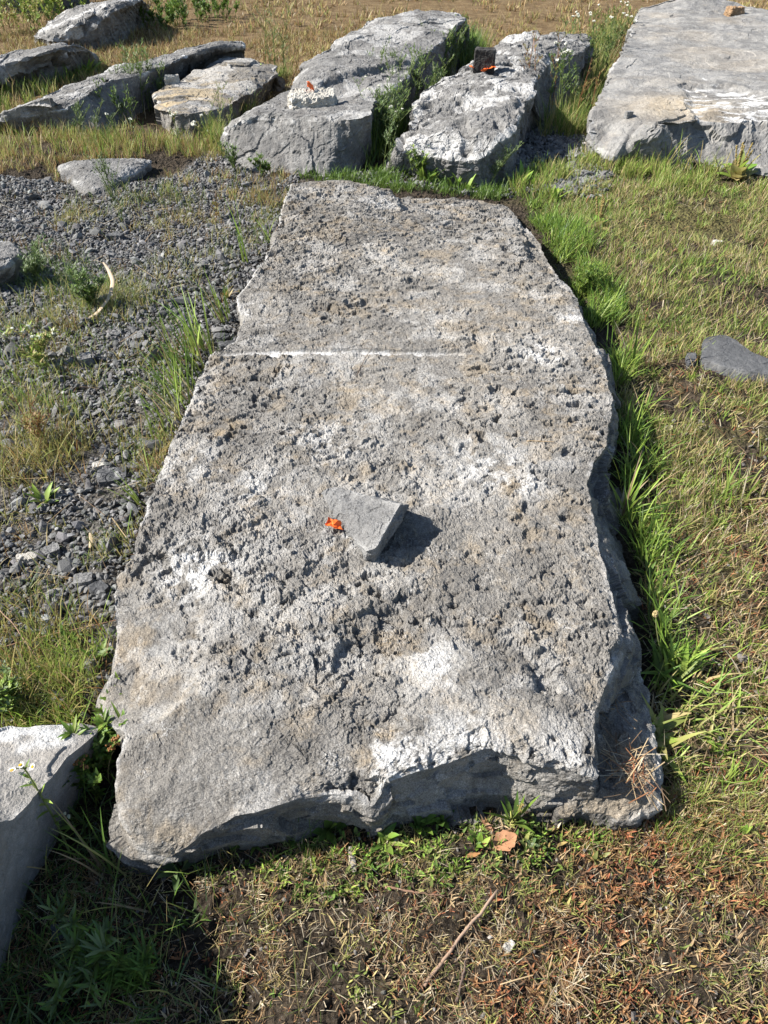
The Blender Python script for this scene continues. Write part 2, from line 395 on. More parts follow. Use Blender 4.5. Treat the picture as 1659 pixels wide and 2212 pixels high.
# ------------------------------------------------------------------ the big foreground slab
SLZ = .17
GROOVE = (U(478, 764, SLZ), U(1003, 768, SLZ))
STONE_AT = U(790, 1140, SLZ)
def slab_disp(P, top, edge, seed):
    wv = .012*np.stack([fbm(P, 14, 1, 3), fbm(P, 14, 2, 3), fbm(P, 14, 3, 3)], 1)
    wv = wv+.0055*np.stack([fbm(P, 55, 4, 3, .7), fbm(P, 55, 5, 3, .7), 0*P[:, 0]], 1)
    q = (P+wv)*np.array([1.0, 1.25, 1.0])
    smoothm = np.zeros(len(P))
    for (px, py, r) in [(330, 1350, .17), (300, 1480, .15), (330, 1760, .16), (420, 1740, .12), (950, 1470, .13), (960, 1560, .14), (600, 1700, .16), (820, 1610, .08), (480, 1640, .18), (1130, 1560, .1), (700, 1600, .1)]:
        c = U(px, py, SLZ); smoothm = np.maximum(smoothm, np.exp(-((P[:, 0]-c[0])**2+(P[:, 1]-c[1])**2)/(r*r)))
    rough = (1-.8*smoothm)*(.55+.45*sstep(-.5, .5, fbm(P, 2.4, 8, 3)))
    c1, e1, i1 = chips(q, 13, 101, 1.7); c2, e2, i2 = chips(q, 30, 111, 1.8); c3, e3, i3 = chips(q, 75, 121, 1.8)
    h = .010*fbm(P, 2.2, 31, 4) + rough*(.0042*c1+.0024*c2+.0018*c3) + .0017*fbm(P, 45, 41, 4, .65)
    tr = fbm(q, 10, 45, 5, .62)*2.6; fl = np.floor(tr); h = h+.0024*(1-.7*smoothm)*(fl+sstep(.0, .22, tr-fl)-tr*.8)
    # pits with one steep side
    pit = np.zeros(len(P))
    for f, s, th, dep in ((9, 201, .96, .016), (17, 211, .92, .016), (28, 221, .90, .012), (48, 231, .88, .008)):
        cc, ee, cid = chips(q*np.array([1, 1, .6]), f, s, 2.2)
        pit += np.where(cid > th, dep*sstep(.03, .14, ee)*(.6+.8*np.abs(cc)), 0)
    pit *= (.30+.70*sstep(-.35, .45, fbm(P, 1.7, 301, 3)))*(1-.85*smoothm)
    fl_ = .0135*flakes(q, 11, 501, .74)+.0105*flakes(q, 19, 511, .66)+.0075*flakes(q, 33, 521, .60)+.004*flakes(q, 60, 531, .55)
    h = h-pit*top+fl_*top*(.25+.75*sstep(-.5, .4, fbm(P, 2.1, 302, 3)))*(1-.8*smoothm)
    # walls: bigger facets
    w1, _, _ = chips(P*np.array([1, 1, 1.4]), 5, 131, 1.9); w2, _, _ = chips(P*np.array([1, 1, 2.2]), 15, 137, 1.8); w1 = w1+.38*w2
    h = (h*(.55+.45*top)+(1-top)*.026*w1*(1-.8*edge))*(1-.45*edge)
    # the drill groove: half a round hole left across the top
    a, b = GROOVE; ab = (b-a)[:2]; t = ((P[:, :2]-a[:2])@ab)/(ab@ab)
    dist = np.abs((P[:, 0]-a[0])*ab[1]-(P[:, 1]-a[1])*ab[0])/np.linalg.norm(ab)
    along = sstep(-.02, 0, t)*sstep(1.0, .97, t)
    g = np.clip(1-(dist/.021)**2, 0, 1)*along*top
    h = h*(1-.93*np.clip(g*3, 0, 1))-.020*np.sqrt(g)
    m = np.zeros((len(P), 3))
    m[:, 0] = np.maximum(sstep(.05, .4, g)*(.35+.65*sstep(1.0, .6, t))*(.55+.6*sstep(-.5, .3, fbm(P, 30, 63, 3))), .26*sstep(.1, .8, fbm(P, 6, 61, 5, .68)+.35*edge))
    for (px, py, r, a_) in [(430, 1230, .14, .9), (830, 440, .2, .6), (1180, 770, .13, .8), (400, 1010, .14, .6), (940, 1450, .1, .7), (1000, 1660, .14, .85), (860, 1660, .1, .95), (1050, 1010, .2, .6), (1130, 1050, .1, .6), (540, 670, .06, 1.0), (700, 960, .2, .5), (1240, 690, .1, .7), (560, 1060, .15, .55), (1230, 1640, .1, .5), (740, 1180, .06, .8)]:
        c = U(px, py, SLZ); dd = ((P[:, 0]-c[0])**2+(P[:, 1]-c[1])**2)/(r*r)
        m[:, 0] = np.maximum(m[:, 0], a_*np.exp(-dd*1.4)*sstep(-.5, .35, fbm(P, 16, 62, 4, .7)))
    m[:, 0] *= (.35+.65*top)
    m[:, 1] = .35*sstep(.1, .9, fbm(P, 8, 64, 5, .65))*top
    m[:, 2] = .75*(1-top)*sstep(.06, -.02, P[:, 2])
    return h, m
Z = SLZ
slab_pts = [(630, 397, Z), (612, 450, Z), (588, 530, Z), (556, 590, Z), (512, 645, Z), (524, 690, Z-.01), (508, 738, Z-.02), (452, 770, Z-.02), (426, 830, Z-.01), (402, 890, Z), (366, 965, Z), (346, 1030, Z), (312, 1110, Z), (287, 1190, Z), (247, 1238, Z-.01), (240, 1290, Z-.01), (246, 1350, Z-.01), (241, 1440, Z-.02), (219, 1490, Z-.04), (222, 1550, Z-.05), (266, 1582, Z-.03), (258, 1640, Z-.03), (252, 1700, Z-.04),
    (258, 1770, .13, 250, 1800), (300, 1826, .085, 266, 1850), (370, 1846, .07, 360, 1872), (425, 1812, .12, 430, 1868), (500, 1766, .165, 480, 1842), (600, 1738, .18, 600, 1832), (690, 1716, Z-.01, 690, 1818), (762, 1712, Z-.01, 765, 1800), (806, 1742, Z-.03, 806, 1800), (832, 1696, Z, 838, 1796), (910, 1668, Z, 920, 1788), (1000, 1640, Z, 1010, 1782), (1064, 1606, Z+.01, 1080, 1772), (1130, 1640, Z-.01, 1140, 1765), (1200, 1662, Z-.02, 1220, 1752), (1285, 1688, Z-.02, 1300, 1738),
    (1280, 1600, Z, 1296, 1650), (1280, 1550, Z, 1300, 1570), (1302, 1490, Z, 1330, 1510), (1326, 1440, Z, 1395, 1470), (1345, 1388, Z, 1410, 1400), (1328, 1320, Z, 1396, 1300), (1302, 1220, Z, 1372, 1215), (1284, 1130, Z, 1358, 1140), (1268, 1050, Z, 1338, 1040), (1284, 1000, Z, 1332, 990), (1312, 962, Z, 1328, 956), (1322, 860, Z, 1330, 862), (1300, 775, Z, 1316, 790), (1256, 690, Z, 1266, 700), (1240, 640, Z), (1216, 600, Z), (1190, 555, Z), (1166, 510, Z), (1132, 466, Z-.01), (1100, 430, Z-.06), (1040, 420, Z-.06), (950, 415, Z-.06), (850, 412, Z-.05), (800, 402, Z), (750, 392, Z), (690, 389, Z)]
far_low = [U(*p)[:2] for p in [(840, 380, Z), (868, 462, Z), (930, 456, Z), (1010, 452, Z), (1090, 462, Z), (1140, 470, Z), (1180, 380, Z)]]
front_lobe = [U(*p)[:2] for p in [(800, 1640, Z), (870, 1580, Z), (900, 1480, Z), (880, 1420, Z), (1000, 1400, Z), (1150, 1480, Z), (1300, 1560, Z), (1300, 1760, Z), (820, 1760, Z)]]
left_low = [U(*p)[:2] for p in [(200, 1200, Z), (330, 1170, Z), (420, 1250, Z), (440, 1370, Z), (420, 1500, Z), (330, 1560, Z), (180, 1560, Z)]]
right_scar = [U(*p)[:2] for p in [(1130, 440, Z), (1120, 480, Z), (1150, 560, Z), (1200, 600, Z), (1300, 640, Z)]]
crater = [U(*p)[:2] for p in [(1120, 1440, Z), (1150, 1420, Z), (1215, 1460, Z), (1225, 1500, Z), (1190, 1530, Z), (1150, 1500, Z)]]
# the thin lower bed that sticks out at the near right corner
def ledge_mesh():
    pts = [(1270, 1470, .06), (1380, 1440, .05), (1398, 1490, .05), (1412, 1580, .045), (1428, 1690, .04), (1424, 1742, .03), (1370, 1764, .03), (1290, 1756, .035), (1210, 1758, .04), (1200, 1690, .06), (1230, 1560, .06)]
    T = np.array([U(*p) for p in pts]); Bo = T.copy(); Bo[:, 2] = -.06
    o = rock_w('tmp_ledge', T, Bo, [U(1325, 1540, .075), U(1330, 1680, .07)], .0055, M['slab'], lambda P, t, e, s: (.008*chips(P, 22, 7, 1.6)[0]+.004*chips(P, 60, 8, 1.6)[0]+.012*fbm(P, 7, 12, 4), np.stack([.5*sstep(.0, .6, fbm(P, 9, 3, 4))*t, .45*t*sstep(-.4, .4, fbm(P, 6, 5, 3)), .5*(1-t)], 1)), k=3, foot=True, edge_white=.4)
    me = o.data; n = len(me.vertices); V = np.zeros(n*3, np.float32); me.vertices.foreach_get('co', V); V = V.reshape(-1, 3)+np.array(o.location)
    tris = [np.array([p.vertices[:] for p in me.polygons if len(p.vertices) == 4])]
    c = np.zeros(n*4, np.float32); me.color_attributes['mask'].data.foreach_get('color', c); c = c.reshape(-1, 4)[:, :3]
    bpy.data.objects.remove(o); bpy.data.meshes.remove(me)
    return V, tris, c
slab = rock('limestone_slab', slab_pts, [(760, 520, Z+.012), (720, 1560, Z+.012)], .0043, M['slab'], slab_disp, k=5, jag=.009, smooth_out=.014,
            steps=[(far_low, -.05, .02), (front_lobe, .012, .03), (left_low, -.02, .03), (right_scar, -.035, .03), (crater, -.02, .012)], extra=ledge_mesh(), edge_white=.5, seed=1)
tag(slab, 'huge flat pitted grey limestone slab filling the middle, with a white drill groove across it', 'stone slab')

# ------------------------------------------------------------------ the stones around it
def R(name, label, pts, spine, res, m, disp, **kw):
    return tag(rock(name, pts, spine, res, m, disp, **kw), label, 'rock')

R('boulder', 'long grey block with a pale stone and a small orange scrap on its front end',
  [(484, 296, .14, 482, 326), (498, 264, .21, 484, 300), (575, 226, .29), (632, 196, .31), (650, 166, .33), (664, 148, .34), (700, 126, .35), (742, 102, .36), (776, 80, .38), (792, 62, .39), (830, 50, .40), (900, 43, .41), (984, 45, .41), (1008, 58, .40, 1016, 100), (975, 84, .40, 1012, 118), (944, 112, .38, 985, 170), (905, 136, .37, 930, 215), (878, 166, .36, 880, 260), (842, 196, .36, 840, 300), (806, 222, .36, 806, 320), (800, 248, .35, 800, 335), (757, 258, .33, 770, 368), (716, 262, .31, 706, 386), (640, 258, .31, 640, 386), (560, 254, .30, 550, 376), (512, 266, .26, 494, 352)],
  [(620, 235, .35), (900, 70, .42)], .009, M['grey'], lambda P, t, e, s_: d_boulder(P, t, e, s_, .030, .013, .005), k=3.0, seed=5, smooth_out=.03,
  steps=[([U(*p)[:2] for p in [(600, 176, .36), (690, 196, .36), (760, 176, .36), (860, 150, .36), (1100, 130, .36), (1100, 0, .36), (500, 0, .36)]], .045, .03), ([U(*p)[:2] for p in [(640, 140, .36), (760, 118, .36), (860, 108, .36), (1100, 90, .36), (1100, 0, .36), (500, 0, .36)]], .025, .06)], edge_white=.8, jag=.025)
R('boulder', 'pitted whitish boulder carrying a small black cube of stone at its far end',
  [(852, 325, .17, 826, 376), (866, 300, .20, 828, 356), (888, 271, .24), (901, 226, .30), (917, 191, .34), (955, 163, .37), (993, 155, .38), (1019, 134, .41), (1054, 118, .42), (1100, 130, .42), (1144, 162, .40), (1153, 200, .38, 1180, 262), (1134, 222, .36, 1140, 290), (1118, 246, .33, 1122, 315), (1109, 274, .30, 1114, 345), (1072, 303, .27, 1112, 376), (1052, 332, .20, 1068, 397), (1006, 341, .17, 990, 392), (942, 336, .17, 930, 384), (901, 336, .16, 890, 381)],
  [(990, 280, .30), (1060, 165, .42)], .009, M['grey'], d_rough, k=1.6, seed=27, jag=.03, edge_white=.7,
  bumps=[(*U(1003, 212, .38)[:2], .14, -.07), (*U(930, 203, .35)[:2], .07, -.05), (*U(1015, 185, .4)[:2], .07, -.05)])
R('boulder', 'grey hummocky boulder behind the pitted one, with weeds before its dark right face',
  [(1040, 140, .38), (1054, 117, .40), (1083, 95, .42), (1109, 78, .44), (1147, 73, .44), (1211, 71, .44), (1269, 77, .42), (1275, 92, .40, 1278, 170), (1256, 114, .39, 1262, 205), (1215, 128, .37, 1235, 232), (1176, 146, .36, 1190, 262), (1150, 180, .34, 1172, 272), (1110, 170, .35), (1070, 160, .36)],
  [(1110, 125, .42), (1190, 95, .46)], .012, M['grey'], d_rough, k=1.7, seed=37, jag=.03, edge_white=.6)
rs_low = [U(*p)[:2] for p in [(1476, 190, .3), (1560, 186, .3), (1680, 214, .3), (1800, 240, .3), (1800, 300, .2), (1510, 262, .25), (1490, 225, .3)]]
def rs_mask(P, mk, top):
    d = sstep(-.04, .04, polydist(P[:, :2]+.05*np.stack([fbm(P, 5, 2, 3), fbm(P, 5, 3, 3)], 1), rs_low))*top
    mk[:, 0] = np.maximum(mk[:, 0], d*sstep(.0, .35, fbm(P*np.array([1, 4, 1]), 7, 9, 4, .6)))
    mk[:, 2] = np.maximum(mk[:, 2], .45*d*sstep(.1, .4, fbm(P*np.array([1, 4, 1]), 7, 29, 4, .6)))
    c = U(1475, 228, .3); mk[:, 1] = np.maximum(mk[:, 1], 1.0*np.exp(-((P[:, 0]-c[0])**2/.16+(P[:, 1]-c[1])**2/.09))*top)
    mk[:, 1] = np.maximum(mk[:, 1], .25*sstep(-.1, .6, fbm(P, 1.3, 44, 4))*top*sstep(1.5, 2.3, P[:, 0]))
    # a white tick left by a drill on the top
    a = U(1525, 168, .33)
    mk[:, 0] = np.maximum(mk[:, 0], 1.2*((np.abs(P[:, 0]-a[0]) < .010) & (np.abs(P[:, 1]-a[1]) < .07)))
    mk[:, 0] = np.maximum(mk[:, 0], .8*np.exp(-(((P[:, 0]-a[0]+.12)/.18)**2+((P[:, 1]-a[1]+.28)/.035)**2))*top)
    return mk
R('boulder', 'largest pale grey block with smooth dished top and tan patches',
  [(1384, 17, .34), (1345, 114, .32), (1308, 182, .30), (1280, 247, .26), (1268, 284, .19, 1258, 330), (1282, 322, .10, 1280, 350), (1330, 338, .09, 1328, 356), (1356, 318, .13, 1352, 346), (1374, 294, .20, 1384, 352), (1404, 281, .24, 1420, 358), (1436, 264, .26, 1450, 362), (1488, 259, .27, 1500, 364), (1520, 247, .28, 1530, 366), (1566, 252, .27, 1590, 370), (1660, 244, .27, 1660, 384), (1760, 240, .28, 1770, 390), (1900, 220, .3), (1920, 120, .36), (1800, 30, .36), (1640, 20, .36), (1545, 6, .36), (1460, 12, .36)],
  [(1480, 200, .32), (1560, 60, .36)], .012, M['smooth'], d_smooth, k=2.6, seed=44, jag=.03, mask_fn=rs_mask, edge_white=.35,
  steps=[(rs_low, -.03, .05)], bumps=[(*U(1495, 4, .4)[:2], .42, .13), (*U(1350, 175, .32)[:2], .12, .035), (*U(1415, 80, .34)[:2], .2, .03), (*U(1505, 90, .34)[:2], .5, -.05), (*U(1585, 130, .34)[:2], .4, -.03)])
def tr_mask(P, mk, top):
    c = U(395, 205, .22); mk[:, 1] = np.maximum(mk[:, 1], np.exp(-((P[:, 0]-c[0])**2/.2+(P[:, 1]-c[1])**2/.35))*top*sstep(-.5, .3, fbm(P*np.array([1, 3, 1]), 4, 6, 4)))
    return mk
R('boulder', 'low layered rock with a tan crust right of the long ridge',
  [(332, 226, .19, 334, 276), (336, 200, .2), (360, 180, .21), (392, 172, .22), (449, 140, .24), (483, 123, .25), (522, 128, .25), (572, 131, .24), (601, 140, .23), (602, 161, .20, 606, 182), (577, 178, .19, 584, 205), (538, 204, .18, 545, 240), (477, 236, .16, 486, 290), (432, 240, .18, 436, 304), (410, 243, .19, 410, 306), (377, 244, .19, 382, 301)],
  [(410, 205, .22), (530, 148, .26)], .009, M['tan'], d_boulder, k=2.5, seed=53, jag=.025, mask_fn=tr_mask, edge_white=.5)
R('boulder', 'long narrow grey ridge of rock with dark right face and white top edge',
  [(-30, 262, .08, -30, 275), (6, 256, .1, 4, 272), (44, 228, .16), (112, 198, .20), (180, 176, .24), (252, 142, .28), (322, 131, .31), (406, 101, .35), (465, 91, .36), (522, 91, .35), (528, 100, .34, 528, 128), (465, 104, .35, 480, 142), (408, 120, .34, 430, 168), (350, 146, .32, 362, 206), (294, 164, .30, 310, 242), (232, 180, .28, 256, 280), (196, 197, .27, 216, 294), (143, 234, .20, 160, 290), (70, 250, .13, 80, 282)],
  [(110, 222, .24), (470, 97, .37)], .009, M['grey'], lambda P, t, e, s: d_boulder(P, t, e, s, .02, .014, .005), k=2.0, seed=64, jag=.018, edge_white=1.0)
R('boulder', 'grey humped rock at the left border with grass along its shaded foot',
  [(-120, 150, .2), (-60, 128, .25), (0, 128, .27), (34, 113, .28), (52, 110, .28), (70, 116, .27), (98, 105, .30), (114, 94, .33), (134, 89, .34), (165, 93, .32, 180, 110), (190, 108, .22, 208, 136), (143, 112, .28, 176, 156), (134, 119, .26, 150, 162), (112, 127, .22, 112, 170), (76, 135, .21, 76, 176), (42, 158, .16, 50, 184), (0, 174, .14, 0, 192), (-60, 190, .14, -60, 210)],
  [(0, 145, .24), (120, 108, .32)], .012, M['grey'], d_boulder, k=1.8, seed=72, jag=.03, edge_white=.9)
R('boulder', 'rough grey tilted boulder half in shade at the top left before a dark block',
  [(74, 80, .10, 70, 92), (92, 58, .16), (134, 32, .24), (196, 17, .30), (241, 2, .36), (275, -8, .42), (310, -2, .40, 330, 26), (264, 16, .38, 300, 60), (234, 33, .33, 262, 90), (208, 56, .24, 226, 100), (182, 82, .12, 190, 106), (120, 92, .1, 120, 104)],
  [(165, 55, .26), (250, 8, .42)], .02, M['grey'], d_rough, k=1.5, seed=83, jag=.04, edge_white=.7)
def wpoly(c, w, d, z, rot=0, n=9, jit=.08, taper=.04, sd=0):
    r = np.random.default_rng(sd); a = np.sort(np.linspace(0, 2*math.pi, n, endpoint=False)+r.uniform(-.15, .15, n))
    s = 1/np.maximum(np.abs(np.cos(a)), np.abs(np.sin(a)))**.7
    p = np.stack([np.cos(a)*w/2*s, np.sin(a)*d/2*s], 1)*r.uniform(1-jit, 1+jit, (n, 1))
    c_, s_ = math.cos(rot), math.sin(rot); p = p@np.array([[c_, s_], [-s_, c_]])+np.array(c[:2])
    T = np.c_[p, np.full(n, z)+r.uniform(-jit, jit, n)*z]; Bo = np.c_[np.array(c[:2])+(p-np.array(c[:2]))*(1+taper), np.zeros(n)]
    return T, Bo
T, Bo = wpoly((-6.3, 14.6), 2.6, 1.3, .95, -.1, 10, .06, .03, 4)
tag(rock_w('boulder', T, Bo, [(-6.9, 14.6, .95), (-5.7, 14.6, 1.0)], .03, M['dark'], d_boulder, seed=91), 'dark shaded block standing behind the tilted boulder, cut by the top border', 'rock')
R('boulder', 'low flat grey rock sunk in the gravel at the upper left',
  [(128, 358, .03), (170, 350, .05), (216, 345, .06), (275, 344, .06), (326, 349, .045), (300, 370, .035, 306, 378), (262, 386, .035, 268, 396), (238, 398, .04, 240, 420), (205, 412, .02, 208, 428), (165, 396, .015, 160, 404), (136, 380, .015, 132, 386)],
  [(190, 370, .055), (270, 360, .065)], .008, M['grey'], lambda P, t, e, s: d_boulder(P, t, e, s, .012, .010, .005), k=2, seed=101, jag=.02)
R('boulder', 'small dark grey block cut by the left border beside the gravel',
  [(-70, 515, .12), (-20, 520, .13), (28, 527, .12), (40, 552, .11, 42, 572), (20, 575, .11, 22, 590), (-30, 590, .10, -30, 610), (-90, 590, .1, -90, 610)],
  [(-50, 550, .13), (0, 550, .13)], .009, M['grey'], lambda P, t, e, s: d_boulder(P, t, e, s, .02, .010, .004), k=3, seed=107, jag=.012)
# the sawn-looking block at the lower left: its lit top, and the smooth shaded face; it runs on out of the picture towards the viewer
lbT = [U(225, 1572, .10), U(182, 1612, .14), U(155, 1636, .15), U(122, 1677, .155), U(84, 1711, .165), U(36, 1771, .20), U(0, 1776, .24), np.array([-.70, .42, .34]), np.array([-.74, .15, .45]), np.array([-.85, -.3, .50]), np.array([-1.6, -.5, .52]), np.array([-1.75, .3, .36]), np.array([-1.6, .8, .20]), U(-250, 1620, .12), U(-120, 1610, .115), U(0, 1599, .11), U(72, 1588, .105), U(162, 1567, .095)]
lbB = [U(222, 1592), U(200, 1640), U(178, 1690), U(130, 1776), U(117, 1826), U(78, 1888), U(36, 1960), np.array([-.745, .40, 0]), np.array([-.76, .1, 0]), np.array([-.86, -.32, 0])] + [np.array([p[0], p[1], 0]) for p in lbT[10:]]
def lb_disp(P, top, edge, seed):
    c2, _, _ = chips(P, 12, 9, 1.4); c3, _, _ = chips(P, 40, 19, 1.4)
    m = np.zeros((len(P), 3)); m[:, 0] = .8*sstep(.35, .6, fbm(P, 5, 64, 3))*top; m[:, 1] = .2*top
    return .004*c2*top+.0012*c3+.012*fbm(P, 3, 22, 4, .45), m
lb = rock_w('boulder', np.array(lbT), np.array(lbB), [np.array([-1.25, .05, .47]), np.array([-1.02, .85, .155])], .008, M['chalky'], lb_disp, k=2.2, seed=113, jag=.012, edge_white=.25, smooth_out=.015)
tag(lb, 'smooth grey block at the lower left corner with a bluish shaded side', 'rock')
R('flat_stone', 'flat dark slate lying in the grass at the right border',
  [(1516, 746, .026), (1524, 729, .030), (1567, 723, .034), (1597, 738, .030), (1624, 761, .030), (1662, 775, .026), (1700, 790, .026), (1695, 812, .022, 1700, 840), (1640, 806, .026, 1645, 826), (1600, 800, .026, 1602, 826), (1556, 790, .030, 1556, 812), (1512, 772, .026, 1508, 788)],
  [(1560, 760, .034), (1640, 785, .030)], .006, M['dark'], lambda P, t, e, s: (.0025*chips(P, 14, 3, 1.2)[0]+.0012*chips(P, 60, 4, 1.2)[0]+.0025*fbm(P*np.array([1, 3, 1]), 9, 5, 4), np.zeros((len(P), 3))), k=4, seed=121, jag=.006, edge_white=.1)
R('flat_stone', 'small dark stone touching the left end of the flat slate',
  [(1480, 772, .014), (1486, 761, .016), (1502, 760, .018), (1506, 776, .016), (1500, 787, .012, 1500, 792), (1486, 785, .012, 1484, 790)],
  [(1488, 772, .019), (1498, 772, .019)], .004, M['dark'], d_small, k=2, seed=123, jag=.004, edge_white=.1, smooth_out=.005)

# small stones that lie on other stones
def loose(name, label, T, Bo, spine, res, m, cat='stone', seed=0, amp=1.0, **kw):
    def dd(P, t, e, s):
        c1, _, _ = chips(P, 22, seed+11, 1.2); c2, _, _ = chips(P, 80, seed+12, 1.4)
        return amp*(.004*c1+.0018*c2+.003*fbm(P, 40, seed, 4)), np.zeros((len(P), 3))
    o = rock_w(name, np.array(T), np.array(Bo), spine, res, m, dd, sink=0, foot=False, jag=.003*amp, smooth_out=.004, seed=seed, **kw)
    return tag(o, label, cat)
H = SLZ+.006
tri = [(694, 1066, .182), (704, 1055, .184), (718, 1053, .188), (764, 1063, .217), (815, 1076, .252), (866, 1087, .286), (852, 1112, .282), (832, 1147, .272), (812, 1184, .256), (790, 1190, .236), (772, 1172, .205), (740, 1138, .19), (712, 1098, .183)]
trb = [(700, 1066), (706, 1060), (722, 1058), (770, 1068), (825, 1078), (882, 1090), (868, 1120), (840, 1162), (808, 1219), (790, 1222), (770, 1182), (740, 1146), (712, 1106)]
trz = [H]*4+[.215, .256, .252, .242, H+.012, H-.002, H-.002, H, H]
loose('broken_stone', 'grey triangular broken stone lying on the slab, holding down an orange scrap', [U(*p) for p in tri], [U(p[0], p[1], z-.012) for p, z in zip(trb, trz)], [U(760, 1105, .222), U(800, 1130, .252)], .0035, M['chip'], seed=7, k=1.3, edge_white=.25)
def boxstone(name, label, c, sx, sy, sz, rot, m, cat='stone', seed=0, amp=1.0, tilt=(0, 0), res=.006):
    c = np.array(c, float); co, si = math.cos(rot), math.sin(rot); r = np.random.default_rng(seed)
    base = np.array([(-1, -1), (0, -1.08), (1, -1), (1.06, 0), (1, 1), (0, 1.05), (-1, 1), (-1.07, 0)])*r.uniform(.88, 1.08, (8, 2))*.5
    p = base*np.array([sx, sy]); p = p@np.array([[co, si], [-si, co]])
    T = np.c_[p*.93+c[:2], c[2]+sz+p[:, 0]*tilt[0]+p[:, 1]*tilt[1]]; Bo = np.c_[p+c[:2], np.full(8, c[2]-.015)]
    s0 = np.array([*(c[:2]-np.array([co, si])*sx*.1), c[2]+sz*1.02]); s1 = np.array([*(c[:2]+np.array([co, si])*sx*.1), c[2]+sz*1.02])
    return loose(name, label, T, Bo, [s0, s1], res, m, cat, seed, amp, k=2, edge_white=.15)
_vc = {}
def verts(o):
    if o.name not in _vc:
        v = np.zeros(len(o.data.vertices)*3, np.float32); o.data.vertices.foreach_get('co', v); _vc[o.name] = v.reshape(-1, 3)+np.array(o.location)
    return _vc[o.name]
def on(o, px, py, z=.3, r=.03):
    v = verts(o); up = v
    for _ in range(6):
        p = U(px, py, z); d = np.hypot(up[:, 0]-p[0], up[:, 1]-p[1]); k = d < r
        if not k.any(): k = d < d.min()+.01
        z = float(np.percentile(up[k, 2], 85))
    return U(px, py, z)
OB = {o['label'][:14]: o for o in COL.objects if o.get('category') == 'rock'}
mid = next(o for o in COL.objects if o.get('label', '').startswith('long grey block')); pit = next(o for o in COL.objects if o.get('label', '').startswith('pitted whitish'))
bigr = next(o for o in COL.objects if o.get('label', '').startswith('largest pale')); tanr = next(o for o in COL.objects if o.get('label', '').startswith('low layered'))

c = on(mid, 676, 226); boxstone('pale_stone', 'pale cream stone resting on the grey block, an orange scrap on its top', c, .34, .22, .075, .1, M['pale'], seed=3, amp=2.6, tilt=(.0, .12), res=.008); pale_c = c
c = on(pit, 1046, 152); boxstone('stone_cube', 'small black cube of stone standing on the pitted boulder', c, .165, .15, .15, -.12, M['black'], seed=5, amp=.8); cube_c = c
c = on(bigr, 1584, 32); boxstone('brown_stone', 'brown stone lying at the far end of the largest pale block', c, .20, .14, .08, .3, M['brownstone'], seed=8, amp=2.5, res=.01)
c = on(bigr, 1357, 250); boxstone('pebble', 'small grey pebble on the sloping near corner of the largest pale block', c, .055, .045, .03, .4, M['chip'], seed=9, amp=1.0)
c = on(tanr, 372, 180); boxstone('pale_stone', 'white pebble at the far left edge of the tan crusted rock', c, .12, .09, .06, .2, M['pale'], seed=12, amp=1.5)
for (px, py, sx, sy, sz, rot, mm, lab) in [(243, 1028, .10, .075, .02, .3, 'dark', 'flat grey shard lying in the gravel beside the slab edge'), (213, 1003, .045, .035, .02, .5, 'pale', 'pale stone beside the flat grey shard in the gravel'),
        (497, 752, .10, .045, .03, .35, 'dark', 'dark slate flake wedged at the left end of the white drill groove'), (482, 735, .07, .05, .025, -.2, 'dark', 'dark slate flake just behind the wedged one by the drill groove'), (60, 1208, .06, .03, .02, .1, 'pale', 'long pale pebble in the gravel at the left border'),
        (112, 1190, .05, .04, .018, .6, 'chip', 'tan grey pebble in the lower gravel'), (185, 1260, .055, .045, .022, .2, 'chip', 'light grey stone in the gravel close to the slab corner'), (218, 1282, .045, .05, .02, .9, 'dark', 'dark flat stone in the gravel close to the slab corner'),
        (250, 515, .10, .05, .03, .1, 'dark', 'dark flat stone in the upper gravel'), (128, 2010, .035, .03, .01, .3, 'dark', 'small dark stone in the shaded soil at the bottom left'), (300, 738, .05, .04, .02, .5, 'chip', 'grey stone in the gravel below the curled dry strip'), (186, 785, .06, .05, .04, .5, 'chip', 'rounded grey stone under the weeds in the left gravel'),
        (1098, 2048, .022, .017, .009, .9, 'pale', 'white chip of stone in the bare soil right of the long stick'), (1550, 524, .05, .035, .02, .2, 'pale', 'cream stone in the short grass right of the slab')]:
    p = U(px, py, .0); p[2] = gz(p[0], p[1])[0]+.004
    boxstone('loose_stone', lab, p, sx, sy, sz, rot, M[mm], seed=int(px), amp=.8, res=.004)

# orange scraps: crumpled ribbon held down by the stones
def scrap(label, c, w, d, rot, lift, tiltx, seed):
    r = np.random.default_rng(seed); n = 9
    u, v = np.meshgrid(np.linspace(-.5, .5, n), np.linspace(-.5, .5, n)); x = u*w*(1-.35*v); y = v*d
    P = np.stack([x.ravel(), y.ravel(), np.zeros(n*n)], 1)
    P[:, 2] = lift*(.5-P[:, 0]/w)*.8 + .14*w*fbm(P+seed, 2.2/w, seed, 3)+tiltx*P[:, 1] + .12*w*np.abs(P[:, 1])/d*2
    P[:, :2] += .1*w*np.stack([fbm(P, 4/w, seed+3, 2), fbm(P, 4/w, seed+4, 2)], 1)
    co, s_ = math.cos(rot), math.sin(rot); P[:, :2] = P[:, :2]@np.array([[co, s_], [-s_, co]])
    P += np.array(c)
    P2 = P+np.array([0, 0, .0012]); V = np.vstack([P, P2]); m_ = n*n
    i = (np.arange(n-1)[:, None]*n+np.arange(n-1)[None]).ravel(); q = np.stack([i, i+1, i+n+1, i+n], 1)
    rim = list(range(n))+[k*n+n-1 for k in range(1, n)]+[n*n-1-k for k in range(1, n)]+[k*n for k in range(n-2, 0, -1)]
    rim = np.array(rim); rn = np.roll(rim, -1)
    o = make_obj('orange_scrap', V, [q[:, ::-1], q+m_, np.stack([rim, rn, rn+m_, rim+m_], 1)], M['orange']); return tag(o, label, 'marker scrap')
